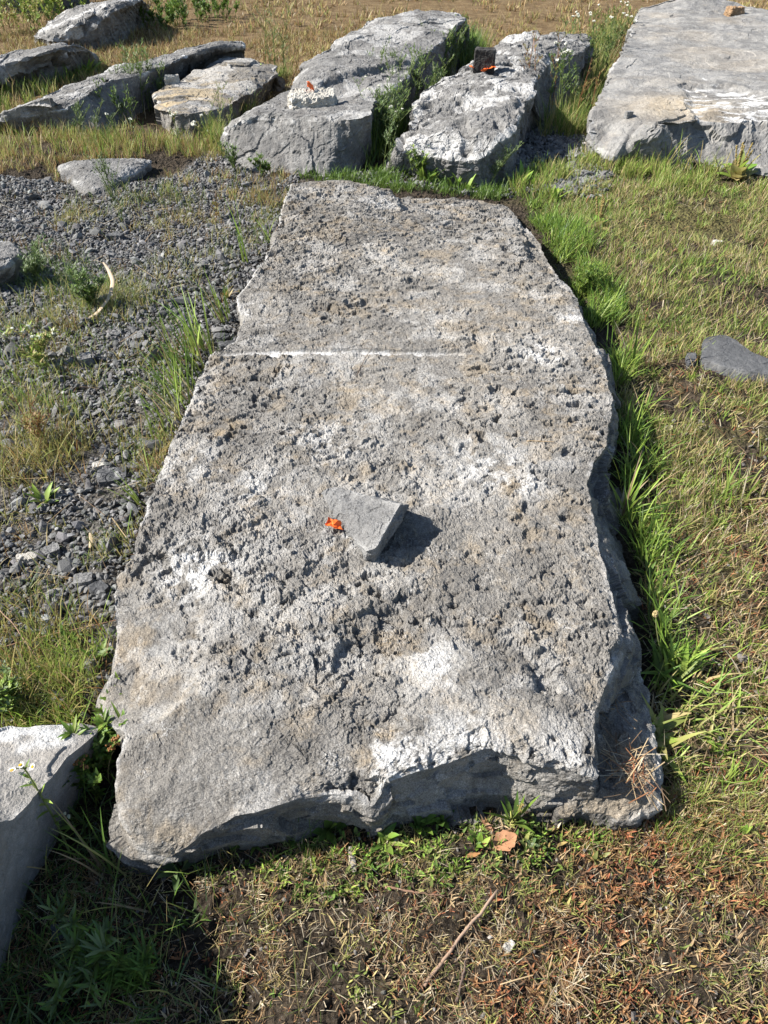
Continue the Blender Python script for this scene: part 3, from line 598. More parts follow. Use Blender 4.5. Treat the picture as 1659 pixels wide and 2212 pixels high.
p = on(slab, 722, 1141, SLZ, .02); scrap('orange scrap of ribbon poking out from under the triangular broken stone', p+np.array([0, 0, .006]), .042, .026, .05, .018, .35, 3)
scrap('orange scrap of ribbon on top of the pale cream stone', pale_c+np.array([-.01, .03, .083]), .055, .045, .3, .05, .8, 5)
scrap('orange scrap of ribbon bent up before the black cube of stone', cube_c+np.array([.03, -.085, .018]), .11, .05, .1, .0, .3, 8)
scrap('small orange end of ribbon left of the black cube of stone', cube_c+np.array([-.10, -.05, .012]), .05, .045, .6, .03, .2, 9)

# ------------------------------------------------------------------ plant parts, many at a time
class MB:
    def __init__(s): s.V, s.F, s.C, s.n = [], [], [], 0
    def add(s, V, F, Cc):
        s.V.append(V); s.F += [f+s.n for f in F]; s.C.append(Cc); s.n += len(V)
    def strips(s, base, ln, w, az, lean, curve, cb, ct, lev=4, shape='blade', fold=0.0, twist=None):
        """N leaf strips; lean = angle from the vertical at the base, curve = added bend up to the tip"""
        N = len(base); t = np.linspace(0, 1, lev+1)
        ang = lean[:, None]+curve[:, None]*t[None]**1.3
        dl = ln[:, None]/lev; hx = np.zeros((N, lev+1)); hz = np.zeros((N, lev+1))
        hx[:, 1:] = np.cumsum(np.sin(ang[:, :-1])*dl, 1); hz[:, 1:] = np.cumsum(np.cos(ang[:, :-1])*dl, 1)
        ca, sa = np.cos(az), np.sin(az)
        X = base[:, None, 0]+hx*ca[:, None]; Y = base[:, None, 1]+hx*sa[:, None]; Zz = base[:, None, 2]+hz
        if shape == 'blade': pr = np.maximum(.85*(1-t**2.2)+.05, .03)
        elif shape == 'leaf': pr = np.maximum(np.sin(np.pi*np.clip(t*.93+.07, 0, 1)**.85)**.8, .06)
        elif shape == 'lance': pr = np.maximum(np.sin(np.pi*(t*.94+.05)**.75), .08)
        else: pr = np.ones_like(t)
        tw = az+np.pi/2 if twist is None else az+np.pi/2+twist
        sx, sy = np.cos(tw)[:, None]*pr[None]*w[:, None]/2, np.sin(tw)[:, None]*pr[None]*w[:, None]/2
        up = fold*pr[None]*w[:, None]*.5
        if fold:
            A = np.stack([X-sx, Y-sy, Zz+up], -1); Mm = np.stack([X, Y, Zz], -1); B = np.stack([X+sx, Y+sy, Zz+up], -1)
            V = np.stack([A, Mm, B], 2).reshape(N, -1, 3); k = 3
        else:
            A = np.stack([X-sx, Y-sy, Zz], -1); B = np.stack([X+sx, Y+sy, Zz], -1); V = np.stack([A, B], 2).reshape(N, -1, 3); k = 2
        per = V.shape[1]; b = (np.arange(N)*per)[:, None]
        q = []
        for l in range(lev):
            for c in range(k-1):
                a0 = l*k+c; q.append(np.array([a0, a0+1, a0+k+1, a0+k]))
        q = np.array(q); F = (b[:, :, None]+q[None]).reshape(-1, 4)
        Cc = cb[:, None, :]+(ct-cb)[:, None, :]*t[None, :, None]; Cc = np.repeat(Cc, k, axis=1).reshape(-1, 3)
        s.add(V.reshape(-1, 3), [F], Cc)
    def tube(s, P, r0, r1, c, c2=None, sides=5):
        P = np.asarray(P, float); n = len(P); d = np.gradient(P, axis=0); d /= np.linalg.norm(d, axis=1)[:, None]+1e-12
        ref = np.where(np.abs(d[:, 2:3]) > .9, np.array([[1., 0, 0]]), np.array([[0, 0, 1.]]))
        u = np.cross(d, ref); u /= np.linalg.norm(u, axis=1)[:, None]+1e-12; v = np.cross(d, u)
        a = np.arange(sides)*2*math.pi/sides; r = np.linspace(r0, r1, n)
        V = P[:, None]+r[:, None, None]*(np.cos(a)[None, :, None]*u[:, None]+np.sin(a)[None, :, None]*v[:, None])
        i = np.arange(n-1)[:, None]*sides+np.arange(sides)[None]; j = np.arange(n-1)[:, None]*sides+(np.arange(sides)[None]+1) % sides
        F = [np.stack([i, j, j+sides, i+sides], -1).reshape(-1, 4), np.stack([np.zeros(sides-2, int), np.arange(2, sides), np.arange(1, sides-1)], 1), (n-1)*sides+np.stack([np.zeros(sides-2, int), np.arange(1, sides-1), np.arange(2, sides)], 1)]
        t = np.linspace(0, 1, n)[:, None]; c = np.array(c); c2 = c if c2 is None else np.array(c2)
        s.add(V.reshape(-1, 3), F, np.repeat(c+(c2-c)*t, sides, axis=0))
    def blobs(s, c, r, col, seed=0, squash=(1, 1, 1), jit=.2):
        """small faceted lumps (stones, buds, seed heads)"""
        N = len(c); g = (1+5**.5)/2
        I = np.array([(-1, g, 0), (1, g, 0), (-1, -g, 0), (1, -g, 0), (0, -1, g), (0, 1, g), (0, -1, -g), (0, 1, -g), (g, 0, -1), (g, 0, 1), (-g, 0, -1), (-g, 0, 1)], float); I /= np.linalg.norm(I[0])
        Fi = np.array([(0, 11, 5), (0, 5, 1), (0, 1, 7), (0, 7, 10), (0, 10, 11), (1, 5, 9), (5, 11, 4), (11, 10, 2), (10, 7, 6), (7, 1, 8), (3, 9, 4), (3, 4, 2), (3, 2, 6), (3, 6, 8), (3, 8, 9), (4, 9, 5), (2, 4, 11), (6, 2, 10), (8, 6, 7), (9, 8, 1)])
        rr = np.random.default_rng(seed)
        D = I[None]*rr.uniform(1-jit, 1+jit, (N, 12, 1))
        sq = np.array(squash, float); D = D*(sq if sq.ndim == 1 else sq[:, None, :])
        # random rotations
        qn = rr.normal(size=(N, 4)); qn /= np.linalg.norm(qn, axis=1)[:, None]
        if sq.ndim > 1 or jit > .25: qn[:, 1:3] *= .35; qn /= np.linalg.norm(qn, axis=1)[:, None]
        w, x, y, z = qn.T
        Rm = np.stack([1-2*(y*y+z*z), 2*(x*y-w*z), 2*(x*z+w*y), 2*(x*y+w*z), 1-2*(x*x+z*z), 2*(y*z-w*x), 2*(x*z-w*y), 2*(y*z+w*x), 1-2*(x*x+y*y)], 1).reshape(N, 3, 3)
        V = np.einsum('nij,nkj->nki', Rm, D)*np.asarray(r)[:, None, None]+c[:, None]
        F = (np.arange(N)[:, None, None]*12+Fi[None]).reshape(-1, 3)
        s.add(V.reshape(-1, 3), [F], np.repeat(col, 12, axis=0))
    def build(s, name, m, parent=None, smooth=False):
        q = [f for f in s.F if f.shape[1] == 4]; t = [f for f in s.F if f.shape[1] == 3]
        return make_obj(name, np.vstack(s.V), [np.vstack(x) for x in (q, t) if x], m, parent=parent, attr='col', vals=np.clip(np.vstack(s.C), 0, 1), smooth=smooth)

def pick(pal, n, r, jit=.22):
    k = r.integers(0, len(pal), n); p = np.array(pal)[k]; j = r.uniform(1-jit, 1+jit, (n, 1)); return p[:, 0]*j, p[:, 1]*j
# (base colour, tip colour)
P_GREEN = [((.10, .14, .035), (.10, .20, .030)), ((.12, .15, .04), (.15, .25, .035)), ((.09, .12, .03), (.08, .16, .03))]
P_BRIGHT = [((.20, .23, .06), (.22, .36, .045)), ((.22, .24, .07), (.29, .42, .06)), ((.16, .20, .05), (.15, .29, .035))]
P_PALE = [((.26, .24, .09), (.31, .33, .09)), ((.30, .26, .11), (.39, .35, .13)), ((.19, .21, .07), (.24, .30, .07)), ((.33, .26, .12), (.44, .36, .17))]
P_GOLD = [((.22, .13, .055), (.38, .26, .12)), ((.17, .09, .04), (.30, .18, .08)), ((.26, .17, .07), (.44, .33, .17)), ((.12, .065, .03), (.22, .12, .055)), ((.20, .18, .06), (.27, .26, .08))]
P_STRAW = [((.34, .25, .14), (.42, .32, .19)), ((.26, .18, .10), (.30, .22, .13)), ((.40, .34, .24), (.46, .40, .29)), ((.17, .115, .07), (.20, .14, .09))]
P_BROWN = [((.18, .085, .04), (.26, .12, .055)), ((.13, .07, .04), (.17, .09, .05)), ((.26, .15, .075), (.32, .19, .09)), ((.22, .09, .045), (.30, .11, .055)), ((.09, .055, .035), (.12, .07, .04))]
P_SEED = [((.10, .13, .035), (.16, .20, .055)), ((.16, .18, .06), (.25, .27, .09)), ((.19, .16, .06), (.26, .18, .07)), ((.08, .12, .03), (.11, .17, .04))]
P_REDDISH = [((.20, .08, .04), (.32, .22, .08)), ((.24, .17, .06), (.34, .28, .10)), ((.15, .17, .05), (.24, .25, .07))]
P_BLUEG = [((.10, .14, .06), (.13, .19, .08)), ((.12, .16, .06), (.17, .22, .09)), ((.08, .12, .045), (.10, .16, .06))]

def inside_any(xy, grow=0.0):
    m = np.zeros(len(xy), bool)
    for f in FOOT:
        f = np.array(f); lo, hi = f.min(0)-.02, f.max(0)+.02
        k = (xy[:, 0] > lo[0]) & (xy[:, 0] < hi[0]) & (xy[:, 1] > lo[1]) & (xy[:, 1] < hi[1])
        if k.any(): m[k] |= pip(xy[k], f)
    return m
def in_poly(n, Dp, r, world=False, patch=None):
    poly = np.array(Dp if world else [U(*p)[:2] for p in Dp]); lo, hi = poly.min(0), poly.max(0); out = np.zeros((0, 2))
    for _ in range(40):
        xy = r.uniform(lo, hi, (n*2, 2)); xy = xy[pip(xy, poly)]; xy = xy[~inside_any(xy)]
        if patch:
            f, th, sd = patch; q = np.c_[xy, np.zeros(len(xy))]; xy = xy[r.uniform(size=len(xy)) < sstep(th-.35, th+.35, fbm(q, f, sd, 4))]
        out = np.vstack([out, xy])
        if len(out) >= n: break
    return out[:n]
def gauss(n, px, py, rx, ry, r):
    c = U(px, py); xy = c[:2]+r.normal(size=(int(n*1.4), 2))*np.array([rx, ry]); return xy[~inside_any(xy)][:n]
def ground3(xy, dz=-.004): return np.c_[xy, gz(xy[:, 0], xy[:, 1])+dz]

def sward(mb, xy, h, w, pal, r, lean=(.05, .55), curve=(.1, .9), az=None, clump=0, lev=3):
    n = len(xy)
    if n == 0: return
    if clump:      # blades grow in bunches
        k = r.integers(0, max(1, n//clump), n); c = xy[k]; xy = c+r.normal(size=(n, 2))*.018; xy = xy[~inside_any(xy)]; n = len(xy)
    ln = r.uniform(*h, n)*r.uniform(.6, 1.1, n); cb, ct = pick(pal, n, r)
    a = r.uniform(0, 2*math.pi, n) if az is None else az+r.normal(size=n)*.9
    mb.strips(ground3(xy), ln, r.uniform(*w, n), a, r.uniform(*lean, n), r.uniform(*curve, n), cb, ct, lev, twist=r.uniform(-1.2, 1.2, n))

# ------------------------------------------------------------------ gravel
r = np.random.default_rng(5)
g = MB()
def gravel(n, poly, lo, hi, world):
    xy = in_poly(n, poly, r, world)
    q = np.c_[xy, np.zeros(len(xy))]; sz = r.uniform(lo, hi, len(xy))*np.exp(r.normal(size=len(xy))*.28)
    keep = r.uniform(size=len(xy)) < np.clip(.95-.85*sstep(.0, .7, fbm(q, 2.6, 717, 4, .6)), .1, 1); xy, sz = xy[keep], sz[keep]
    c = ground3(xy, 0); c[:, 2] += sz*.25+r.uniform(0, .012, len(xy))
    v = r.uniform(.06, .20, (len(xy), 1))*np.where(r.uniform(size=(len(xy), 1)) < .04, 2.0, 1); tint = 1+r.normal(size=(len(xy), 3))*.02
    col = v*tint*(np.array([1.01, 1.0, .98]) if lo > .004 else np.array([1.1, .98, .86]))
    sq = np.stack([r.uniform(.8, 1.35, len(xy)), r.uniform(.65, 1.0, len(xy)), r.uniform(.30, .65, len(xy))], 1)
    g.blobs(c, sz, col, int(n), sq, .3)
GR = [tuple(U(*p)[:2]) for p in [(-260, 360), (60, 392), (180, 398), (330, 392), (430, 350), (490, 320), (650, 380), (640, 430), (560, 640), (520, 760), (440, 900), (360, 1080), (300, 1260), (270, 1480), (150, 1600), (-260, 1620)]]
gravel(46000, GR, .0045, .0110, True)
gravel(1100, GR, .014, .026, True)
gravel(3800, GRAV2, .012, .022, True)
gravel(900, [(200, 1560), (1480, 1720), (2000, 1500), (2000, 2300), (200, 2400)], .0014, .0042, False)
gravel(900, [(620, 380), (700, 395), (900, 410), (1300, 430), (1330, 390), (1100, 385), (800, 370)], .008, .014, False)
gravel(700, [(1380, 900), (2000, 900), (2000, 1700), (1450, 1700)], .003, .008, False)
tag(g.build('gravel', M['gravel']), 'dark grey crushed stone covering the ground left of the slab', 'gravel', kind='stuff')

# ------------------------------------------------------------------ turf, stubble and litter that nobody could count
r = np.random.default_rng(21)
mb = MB()
NEARM = [(1150, 425), (1280, 400), (1330, 392), (1720, 392), (1960, 720), (1500, 725), (1340, 690), (1260, 625), (1190, 520)]
sward(mb, in_poly(21000, NEARM, r, patch=(3, -.35, 3)), (.03, .09), (.0026, .005), P_PALE+P_PALE+P_STRAW+P_BRIGHT, r, (.02, 1.1), (.05, 1.0), clump=8)
sward(mb, in_poly(4200, NEARM, r, patch=(3, .15, 9)), (.03, .07), (.003, .006), P_GREEN+P_BRIGHT, r, (.1, .8), (.1, .9), clump=9)
MIDM = [(1330, 700), (1500, 730), (1990, 730), (2080, 1160), (1480, 1160), (1385, 1060), (1330, 860)]
sward(mb, in_poly(10500, MIDM, r, patch=(4.5, -.12, 13)), (.03, .085), (.0022, .0045), P_PALE+P_PALE+P_BRIGHT+P_STRAW, r, (.1, .9), (.1, .9), clump=11)
LOWM = [(1380, 1080), (2080, 1080), (2100, 1850), (1440, 1780), (1400, 1400)]
sward(mb, in_poly(5600, LOWM, r, patch=(5, .0, 23)), (.025, .08), (.002, .0042), P_PALE+P_BRIGHT+P_STRAW, r, (.2, 1.2), (.0, .8), clump=12)
RIM = [(1180, 470), (1240, 480), (1330, 640), (1360, 800), (1395, 1000), (1440, 1300), (1480, 1450), (1400, 1470), (1330, 1000), (1300, 780), (1240, 640)]
sward(mb, in_poly(2600, RIM, r, patch=(5, -.15, 27)), (.05, .20), (.003, .007), P_GREEN+P_BRIGHT, r, (.05, .8), (.1, 1.0), clump=13)
RIM2 = [(1120, 430), (1170, 440), (1300, 620), (1345, 640), (1330, 690), (1250, 650), (1190, 545)]
sward(mb, in_poly(1500, RIM2, r, patch=(6, -.1, 28)), (.05, .13), (.004, .008), P_BRIGHT+P_GREEN, r, (.05, 1.1), (.1, 1.2), clump=8)
# ground before the far stones
sward(mb, in_poly(4200, [(1100, 395), (1270, 330), (1330, 345), (1680, 360), (1800, 420), (1300, 430), (1130, 430)], r, patch=(4, .0, 31)), (.05, .16), (.003, .007), P_PALE+P_BRIGHT, r, (.05, .6), (.1, .8), clump=14)
sward(mb, in_poly(2200, [(700, 372), (1110, 395), (1150, 430), (830, 420), (640, 390)], r, patch=(4, -.1, 33)), (.03, .12), (.003, .008), P_GREEN, r, (.05, .8), (.1, 1), clump=10)
BAND = [(-200, 262), (140, 285), (330, 300), (490, 300), (500, 345), (330, 350), (130, 350), (-200, 345)]
sward(mb, in_poly(5200, BAND, r, patch=(3, -.1, 35)), (.05, .17), (.003, .006), P_PALE+P_GOLD+P_BRIGHT, r, (.05, .6), (.1, .8), clump=14)
BAND2 = [(-300, 350), (130, 345), (520, 345), (640, 390), (620, 450), (330, 400), (150, 400), (-300, 400)]
sward(mb, in_poly(2200, BAND2, r, patch=(4, .15, 37)), (.04, .12), (.003, .0055), P_PALE+P_GOLD, r, (.05, .8), (.1, .8), clump=14)
# between the far stones
for n_, pg_, pal_, hh in [(4000, [(-300, 175), (210, 138), (260, 145), (190, 175), (40, 240), (-300, 262)], P_PALE+P_GREEN+P_BRIGHT, (.06, .2)), (700, [(150, 292), (200, 300), (270, 285), (330, 290), (200, 330)], P_GREEN+P_PALE, (.04, .14)), (2000, [(440, 300), (500, 265), (520, 220), (640, 165), (600, 180), (480, 330)], P_GREEN+P_PALE, (.06, .22)),
        (4500, [(790, 370), (800, 250), (890, 170), (1010, 100), (1050, 120), (900, 230), (850, 320)], P_GREEN+P_BLUEG+P_BRIGHT, (.10, .34)), (4500, [(1160, 300), (1200, 250), (1280, 110), (1330, 60), (1300, 190), (1265, 300)], P_GREEN+P_PALE, (.08, .32))]:
    sward(mb, in_poly(n_, pg_, r, patch=(4, -.4, 41)), hh, (.003, .008), pal_, r, (.02, .5), (.05, .8), clump=12, lev=4)
# on the gravel: thin patches
for (px, py, rx, ry, n_, pal_, hh) in [(330, 430, .28, .20, 650, P_PALE+P_GREEN, (.05, .14)), (400, 480, .22, .16, 550, P_PALE+P_GOLD, (.04, .11)), (120, 600, .16, .14, 500, P_GREEN+P_BLUEG, (.05, .14)), (190, 640, .18, .10, 600, P_GREEN+P_PALE, (.05, .14)), (270, 660, .12, .08, 350, P_PALE, (.04, .13)), (150, 690, .12, .06, 300, P_PALE, (.04, .10)),
        (60, 700, .16, .10, 350, P_PALE+P_BLUEG, (.05, .12)), (90, 790, .16, .10, 550, P_PALE+P_BRIGHT, (.04, .12)), (60, 880, .12, .10, 500, P_PALE+P_BRIGHT, (.04, .13)), (100, 960, .10, .08, 550, P_REDDISH+P_PALE, (.05, .17)), (40, 1010, .10, .07, 450, P_REDDISH+P_PALE, (.05, .17)), (250, 850, .10, .1, 220, P_PALE+P_GREEN, (.03, .10)), (330, 780, .08, .08, 200, P_PALE, (.03, .09)),
        (310, 960, .05, .09, 320, P_PALE+P_GREEN, (.03, .11)), (350, 1000, .03, .08, 220, P_PALE+P_GOLD, (.03, .10)), (270, 1160, .03, .05, 110, P_PALE, (.03, .09)), (40, 1120, .10, .04, 110, P_PALE, (.03, .08)), (560, 480, .06, .25, 320, P_GREEN+P_PALE, (.04, .12)), (480, 560, .1, .2, 260, P_PALE+P_BLUEG, (.04, .12)), (580, 420, .12, .1, 350, P_GOLD+P_PALE, (.04, .12)), (420, 620, .3, .12, 260, P_PALE+P_REDDISH, (.03, .08)),
        (60, 1480, .10, .09, 1000, P_BRIGHT+P_PALE+P_REDDISH, (.05, .15)), (140, 1500, .05, .06, 420, P_PALE+P_BRIGHT, (.05, .14)), (150, 1420, .05, .05, 260, P_PALE+P_BRIGHT, (.04, .11)), (30, 1380, .07, .05, 320, P_PALE+P_REDDISH, (.04, .13)), (100, 1560, .10, .025, 380, P_PALE+P_BRIGHT, (.03, .10)), (-100, 1450, .1, .1, 500, P_GREEN+P_PALE, (.05, .13))]:
    sward(mb, gauss(n_, px, py, rx, ry, r), hh, (.002, .0042), pal_, r, (.05, .8), (.1, .9), clump=9)
for k in range(46):      # more small patches scattered over the gravel
    q = in_poly(1, [(-120, 410), (330, 410), (600, 430), (520, 700), (420, 860), (330, 1050), (240, 1250), (200, 1500), (-150, 1500)], r)[0]
    xy = q+r.normal(size=(int(r.integers(40, 190)), 2))*r.uniform(.03, .10)
    sward(mb, xy[~inside_any(xy)], (.02, .11), (.0018, .004), [P_PALE+P_GREEN, P_PALE+P_GOLD, P_BLUEG+P_PALE, P_REDDISH+P_PALE][k % 4], r, (.05, 1.0), (.1, .9), clump=8)
# foreground soil: seedlings and wisps
sward(mb, in_poly(420, [(-300, 1900), (240, 1840), (440, 1850), (800, 1790), (1300, 1730), (1440, 1700), (2200, 1600), (2600, 2500), (-700, 2500)], r, patch=(6, .0, 57)), (.05, .12), (.0009, .0022), P_PALE+P_STRAW+P_GREEN, r, (.05, 1.1), (.1, 1.1), clump=5, lev=5)
sward(mb, in_poly(130, [(-100, 1850), (240, 1640), (300, 1880), (520, 1900), (480, 2250), (200, 2300), (-100, 2300)], r), (.08, .18), (.0014, .0042), P_PALE+P_GREEN+P_BLUEG, r, (.1, 1.1), (.1, 1.0), clump=3, lev=6)
FORE = [(-300, 1900), (240, 1840), (440, 1850), (800, 1790), (1300, 1730), (1440, 1700), (2200, 1600), (2600, 2500), (-700, 2500)]
sward(mb, in_poly(4200, FORE, r, patch=(9, -.1, 58)), (.015, .055), (.0008, .0018), P_STRAW+P_PALE+P_GOLD, r, (.1, 1.3), (.0, .9), clump=9)
sward(mb, in_poly(3000, FORE, r, patch=(9, .15, 51)), (.012, .045), (.0009, .0022), P_PALE+P_STRAW+P_GREEN, r, (.1, 1.2), (.0, 1), clump=8)
sward(mb, in_poly(1500, [(1180, 1770), (1430, 1720), (1650, 1650), (1700, 1900), (1300, 1850)], r, patch=(9, -.2, 53)), (.02, .075), (.0008, .0018), P_PALE+P_BRIGHT, r, (.05, .7), (.1, .9), clump=12)
sward(mb, in_poly(1000, [(-100, 1850), (240, 1640), (300, 1880), (420, 1900), (380, 2150), (200, 2300), (-100, 2300)], r, patch=(8, -.2, 55)), (.02, .10), (.0025, .0055), P_GREEN+P_BLUEG, r, (.2, 1.2), (.1, 1.0), clump=6)
for poly_, nn in ((NEARM, 110), (MIDM, 95), (LOWM, 75), ([(1100, 395), (1270, 330), (1330, 345), (1680, 360), (1800, 420), (1300, 430), (1130, 430)], 50)):
    for q in in_poly(nn, poly_, r):      # stouter bunches in the turf
        k = int(r.integers(8, 26)); xy = q+r.normal(size=(k, 2))*.012; pal_ = [P_BRIGHT, P_PALE, P_BRIGHT+P_PALE, P_PALE+P_STRAW][int(r.integers(0, 4))]; hh = r.uniform(.05, .12)
        sward(mb, xy[~inside_any(xy)], (hh*.5, hh), (.003, .0062), pal_, r, (.05, 1.0), (.1, .9), lev=5)
tag(mb.build('turf', M['veg']), 'short green and yellowing turf around the slab', 'grass', kind='stuff')

# far dry meadow
r = np.random.default_rng(31); mb = MB()
sward(mb, in_poly(95000, [(-5, 7.0), (5.5, 7.0), (9.5, 12), (-9.5, 12)], r, True, patch=(2.2, -.25, 61)), (.03, .13), (.004, .009), P_GOLD+P_GOLD+P_PALE+P_STRAW, r, (.05, 1.2), (.1, .9), clump=8, lev=2)
sward(mb, in_poly(75000, [(-9.5, 12), (9.5, 12), (17, 24), (-17, 24)], r, True, patch=(1.6, -.3, 61)), (.05, .18), (.008, .016), P_GOLD+P_GOLD+P_PALE+P_STRAW, r, (.05, 1.2), (.1, .8), clump=8, lev=2)
sward(mb, in_poly(9000, [(-17, 24), (17, 24), (40, 60), (-40, 60)], r, True), (.1, .3), (.012, .03), P_GOLD, r, (.05, .7), (.1, .8), clump=8)
sward(mb, in_poly(4000, [(-300, 262), (-300, 130), (80, 70), (300, 100), (600, 110), (660, 140), (800, 40), (1010, 30), (1380, 40), (1320, 160), (1050, 100), (600, 160)], r), (.04, .15), (.004, .008), P_GOLD+P_PALE, r, (.05, .9), (.1, .9), clump=12)
tag(mb.build('dry_meadow', M['dry']), 'golden brown dry stubble meadow beyond the stones', 'dry grass', kind='stuff')

# dead leaves, seedlings and straw on the bare soil
r = np.random.default_rng(41); mb = MB()
def litter(n, poly, ln, w, pal, lean=(1.0, 1.55), shape='leaf', patch=None, fold=.25, curve=(-.6, .9), dz=.002):
    xy = in_poly(n, poly, r, patch=patch); n = len(xy); cb, ct = pick(pal, n, r, .3)
    mb.strips(ground3(xy, dz), r.uniform(*ln, n), r.uniform(*w, n), r.uniform(0, 6.28, n), r.uniform(*lean, n), r.uniform(*curve, n), cb, ct, 4, shape, fold, r.uniform(-.9, .9, n))
LR_ = [(1150, 1830), (1450, 1740), (2300, 1640), (2500, 2500), (1100, 2500), (1000, 2000)]
litter(3600, FORE, (.006, .018), (.0016, .004), P_BROWN, (.7, 1.6), patch=(7, .3, 71), fold=.6, curve=(-1.5, 1.8))
litter(3000, LR_, (.010, .030), (.002, .006), P_BROWN, (.3, 1.5), patch=(6, .15, 73), fold=.7, curve=(-1.6, 2.0))
litter(2600, FORE, (.005, .015), (.002, .0048), P_SEED, (.2, 1.3), patch=(9, .35, 75), fold=.4)
litter(220, [(500, 1870), (800, 1800), (1180, 1760), (1250, 1880), (700, 1960)], (.012, .03), (.005, .010), P_SEED+P_GREEN, (.3, 1.3))
litter(3600, FORE, (.010, .04), (.0005, .0012), P_STRAW, (1.0, 1.56), 'strip', (6, .0, 77), 0, (-.5, .8), .004)
litter(7000, FORE, (.006, .028), (.0006, .0018), P_BROWN+P_STRAW, (.3, 1.5), 'strip', (8, .0, 78), 0, (-1.0, 1.2), .002)
litter(1800, LOWM, (.02, .06), (.001, .0026), P_STRAW, (1.0, 1.56), 'strip', (5, .1, 79), 0, (-.5, .6), .004)
litter(1500, LOWM, (.010, .030), (.002, .005), P_BROWN, (.4, 1.5), patch=(5, .1, 81), fold=.6, curve=(-1.2, 1.6))
litter(1000, MIDM, (.03, .09), (.001, .003), P_STRAW+P_BROWN, (1.0, 1.56), 'strip', None, 0, (-.5, .6), .004)
litter(900, NEARM, (.02, .07), (.0015, .004), P_STRAW+P_BROWN, (.8, 1.56), 'strip', None, 0, (-.5, .6), .004)
litter(200, [(-200, 420), (620, 400), (420, 900), (260, 1500), (-200, 1500)], (.05, .20), (.0012, .0028), P_STRAW, (1.35, 1.56), 'strip', None, 0, (-.15, .2), .018)
def sprigs(n, poly, k, ln, w, pal, lean=(.1, 1.3), patch=None, sp=.004, curve=(-.6, 1.0)):
    xy = in_poly(n, poly, r, patch=patch); xy = np.repeat(xy, k, axis=0); c0, c1 = pick(pal, len(xy)//k, r, .25); xy = xy+r.normal(size=xy.shape)*sp; n = len(xy)
    cb = np.repeat(c0, k, axis=0)*r.uniform(.8, 1.2, (n, 1)); ct = np.repeat(c1, k, axis=0)*r.uniform(.8, 1.2, (n, 1))
    mb.strips(ground3(xy, .001), r.uniform(*ln, n), r.uniform(*w, n), r.uniform(0, 6.28, n), r.uniform(*lean, n), r.uniform(*curve, n), cb, ct, 4, 'lance', .4, r.uniform(-.8, .8, n))
sprigs(700, FORE, 7, (.012, .030), (.002, .0048), P_PALE+P_SEED+P_STRAW+P_BROWN, patch=(7, .0, 91))
sprigs(800, LR_, 8, (.012, .034), (.002, .005), P_BROWN+P_BROWN+P_REDDISH, patch=(6, -.1, 92), curve=(-.5, 1.8))
sprigs(650, FORE, 12, (.012, .040), (.0007, .0016), P_STRAW+P_PALE, (.4, 1.5), (6, .0, 93), .006)
sprigs(170, [(400, 1870), (800, 1795), (1300, 1740), (1420, 1780), (1100, 1900), (600, 1960)], 8, (.010, .028), (.003, .006), P_SEED+P_BRIGHT+P_GREEN, (.1, 1.2))
sprigs(800, FORE, 9, (.012, .04), (.0008, .002), P_STRAW+P_STRAW+P_PALE+P_GOLD, (.2, 1.4), (8, .0, 98), .007)
sprigs(500, LOWM, 9, (.015, .045), (.0012, .003), P_STRAW+P_BROWN+P_PALE, (.4, 1.5), (5, .0, 94), .01)
sprigs(350, MIDM, 9, (.015, .045), (.0015, .0035), P_STRAW+P_BROWN+P_PALE, (.4, 1.5), (5, .0, 95), .012)
sprigs(260, [(-200, 420), (560, 420), (420, 900), (260, 1500), (-200, 1500)], 10, (.015, .06), (.001, .0026), P_STRAW+P_REDDISH+P_GOLD, (.2, 1.5), (3, .0, 96), .02)
tag(mb.build('plant_litter', M['dry']), 'dead brown leaves, seedlings and straw scattered on the bare soil', 'plant litter', kind='stuff')

# ------------------------------------------------------------------ single plants
def place(px, py):
    p = U(px, py); p[2] = gz(p[0], p[1])[0]; return p
TUFTS = 'grass tufts round the slab'
def tuft(label, px, py, n, h, w, pal, lean=(.05, .6), curve=(.2, .9), az=None, azs=.6, spread=.02, seed=0, name='grass_tuft', lev=6):
    r = np.random.default_rng(seed+int(px*7+py)); c = place(px, py); m = MB(); n = int(n*1.05)+1; w = w*1.12; spread = spread*1.35
    b = c+np.c_[r.normal(size=(n, 2))*spread, np.full(n, -.006)]; cb, ct = pick(pal, n, r)
    a = r.uniform(0, 6.28, n) if az is None else az+r.normal(size=n)*azs
    dead = r.uniform(size=n) < .14; db, dt = pick(P_STRAW, n, r); cb = np.where(dead[:, None], db, cb); ct = np.where(dead[:, None], dt, ct)
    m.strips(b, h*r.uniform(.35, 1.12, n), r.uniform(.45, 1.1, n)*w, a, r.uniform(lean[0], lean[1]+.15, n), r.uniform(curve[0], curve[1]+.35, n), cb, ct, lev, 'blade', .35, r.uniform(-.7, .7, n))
    return tag(m.build(name, M['veg']), label, 'grass tuft', TUFTS)
L_ = math.pi      # azimuth of -x
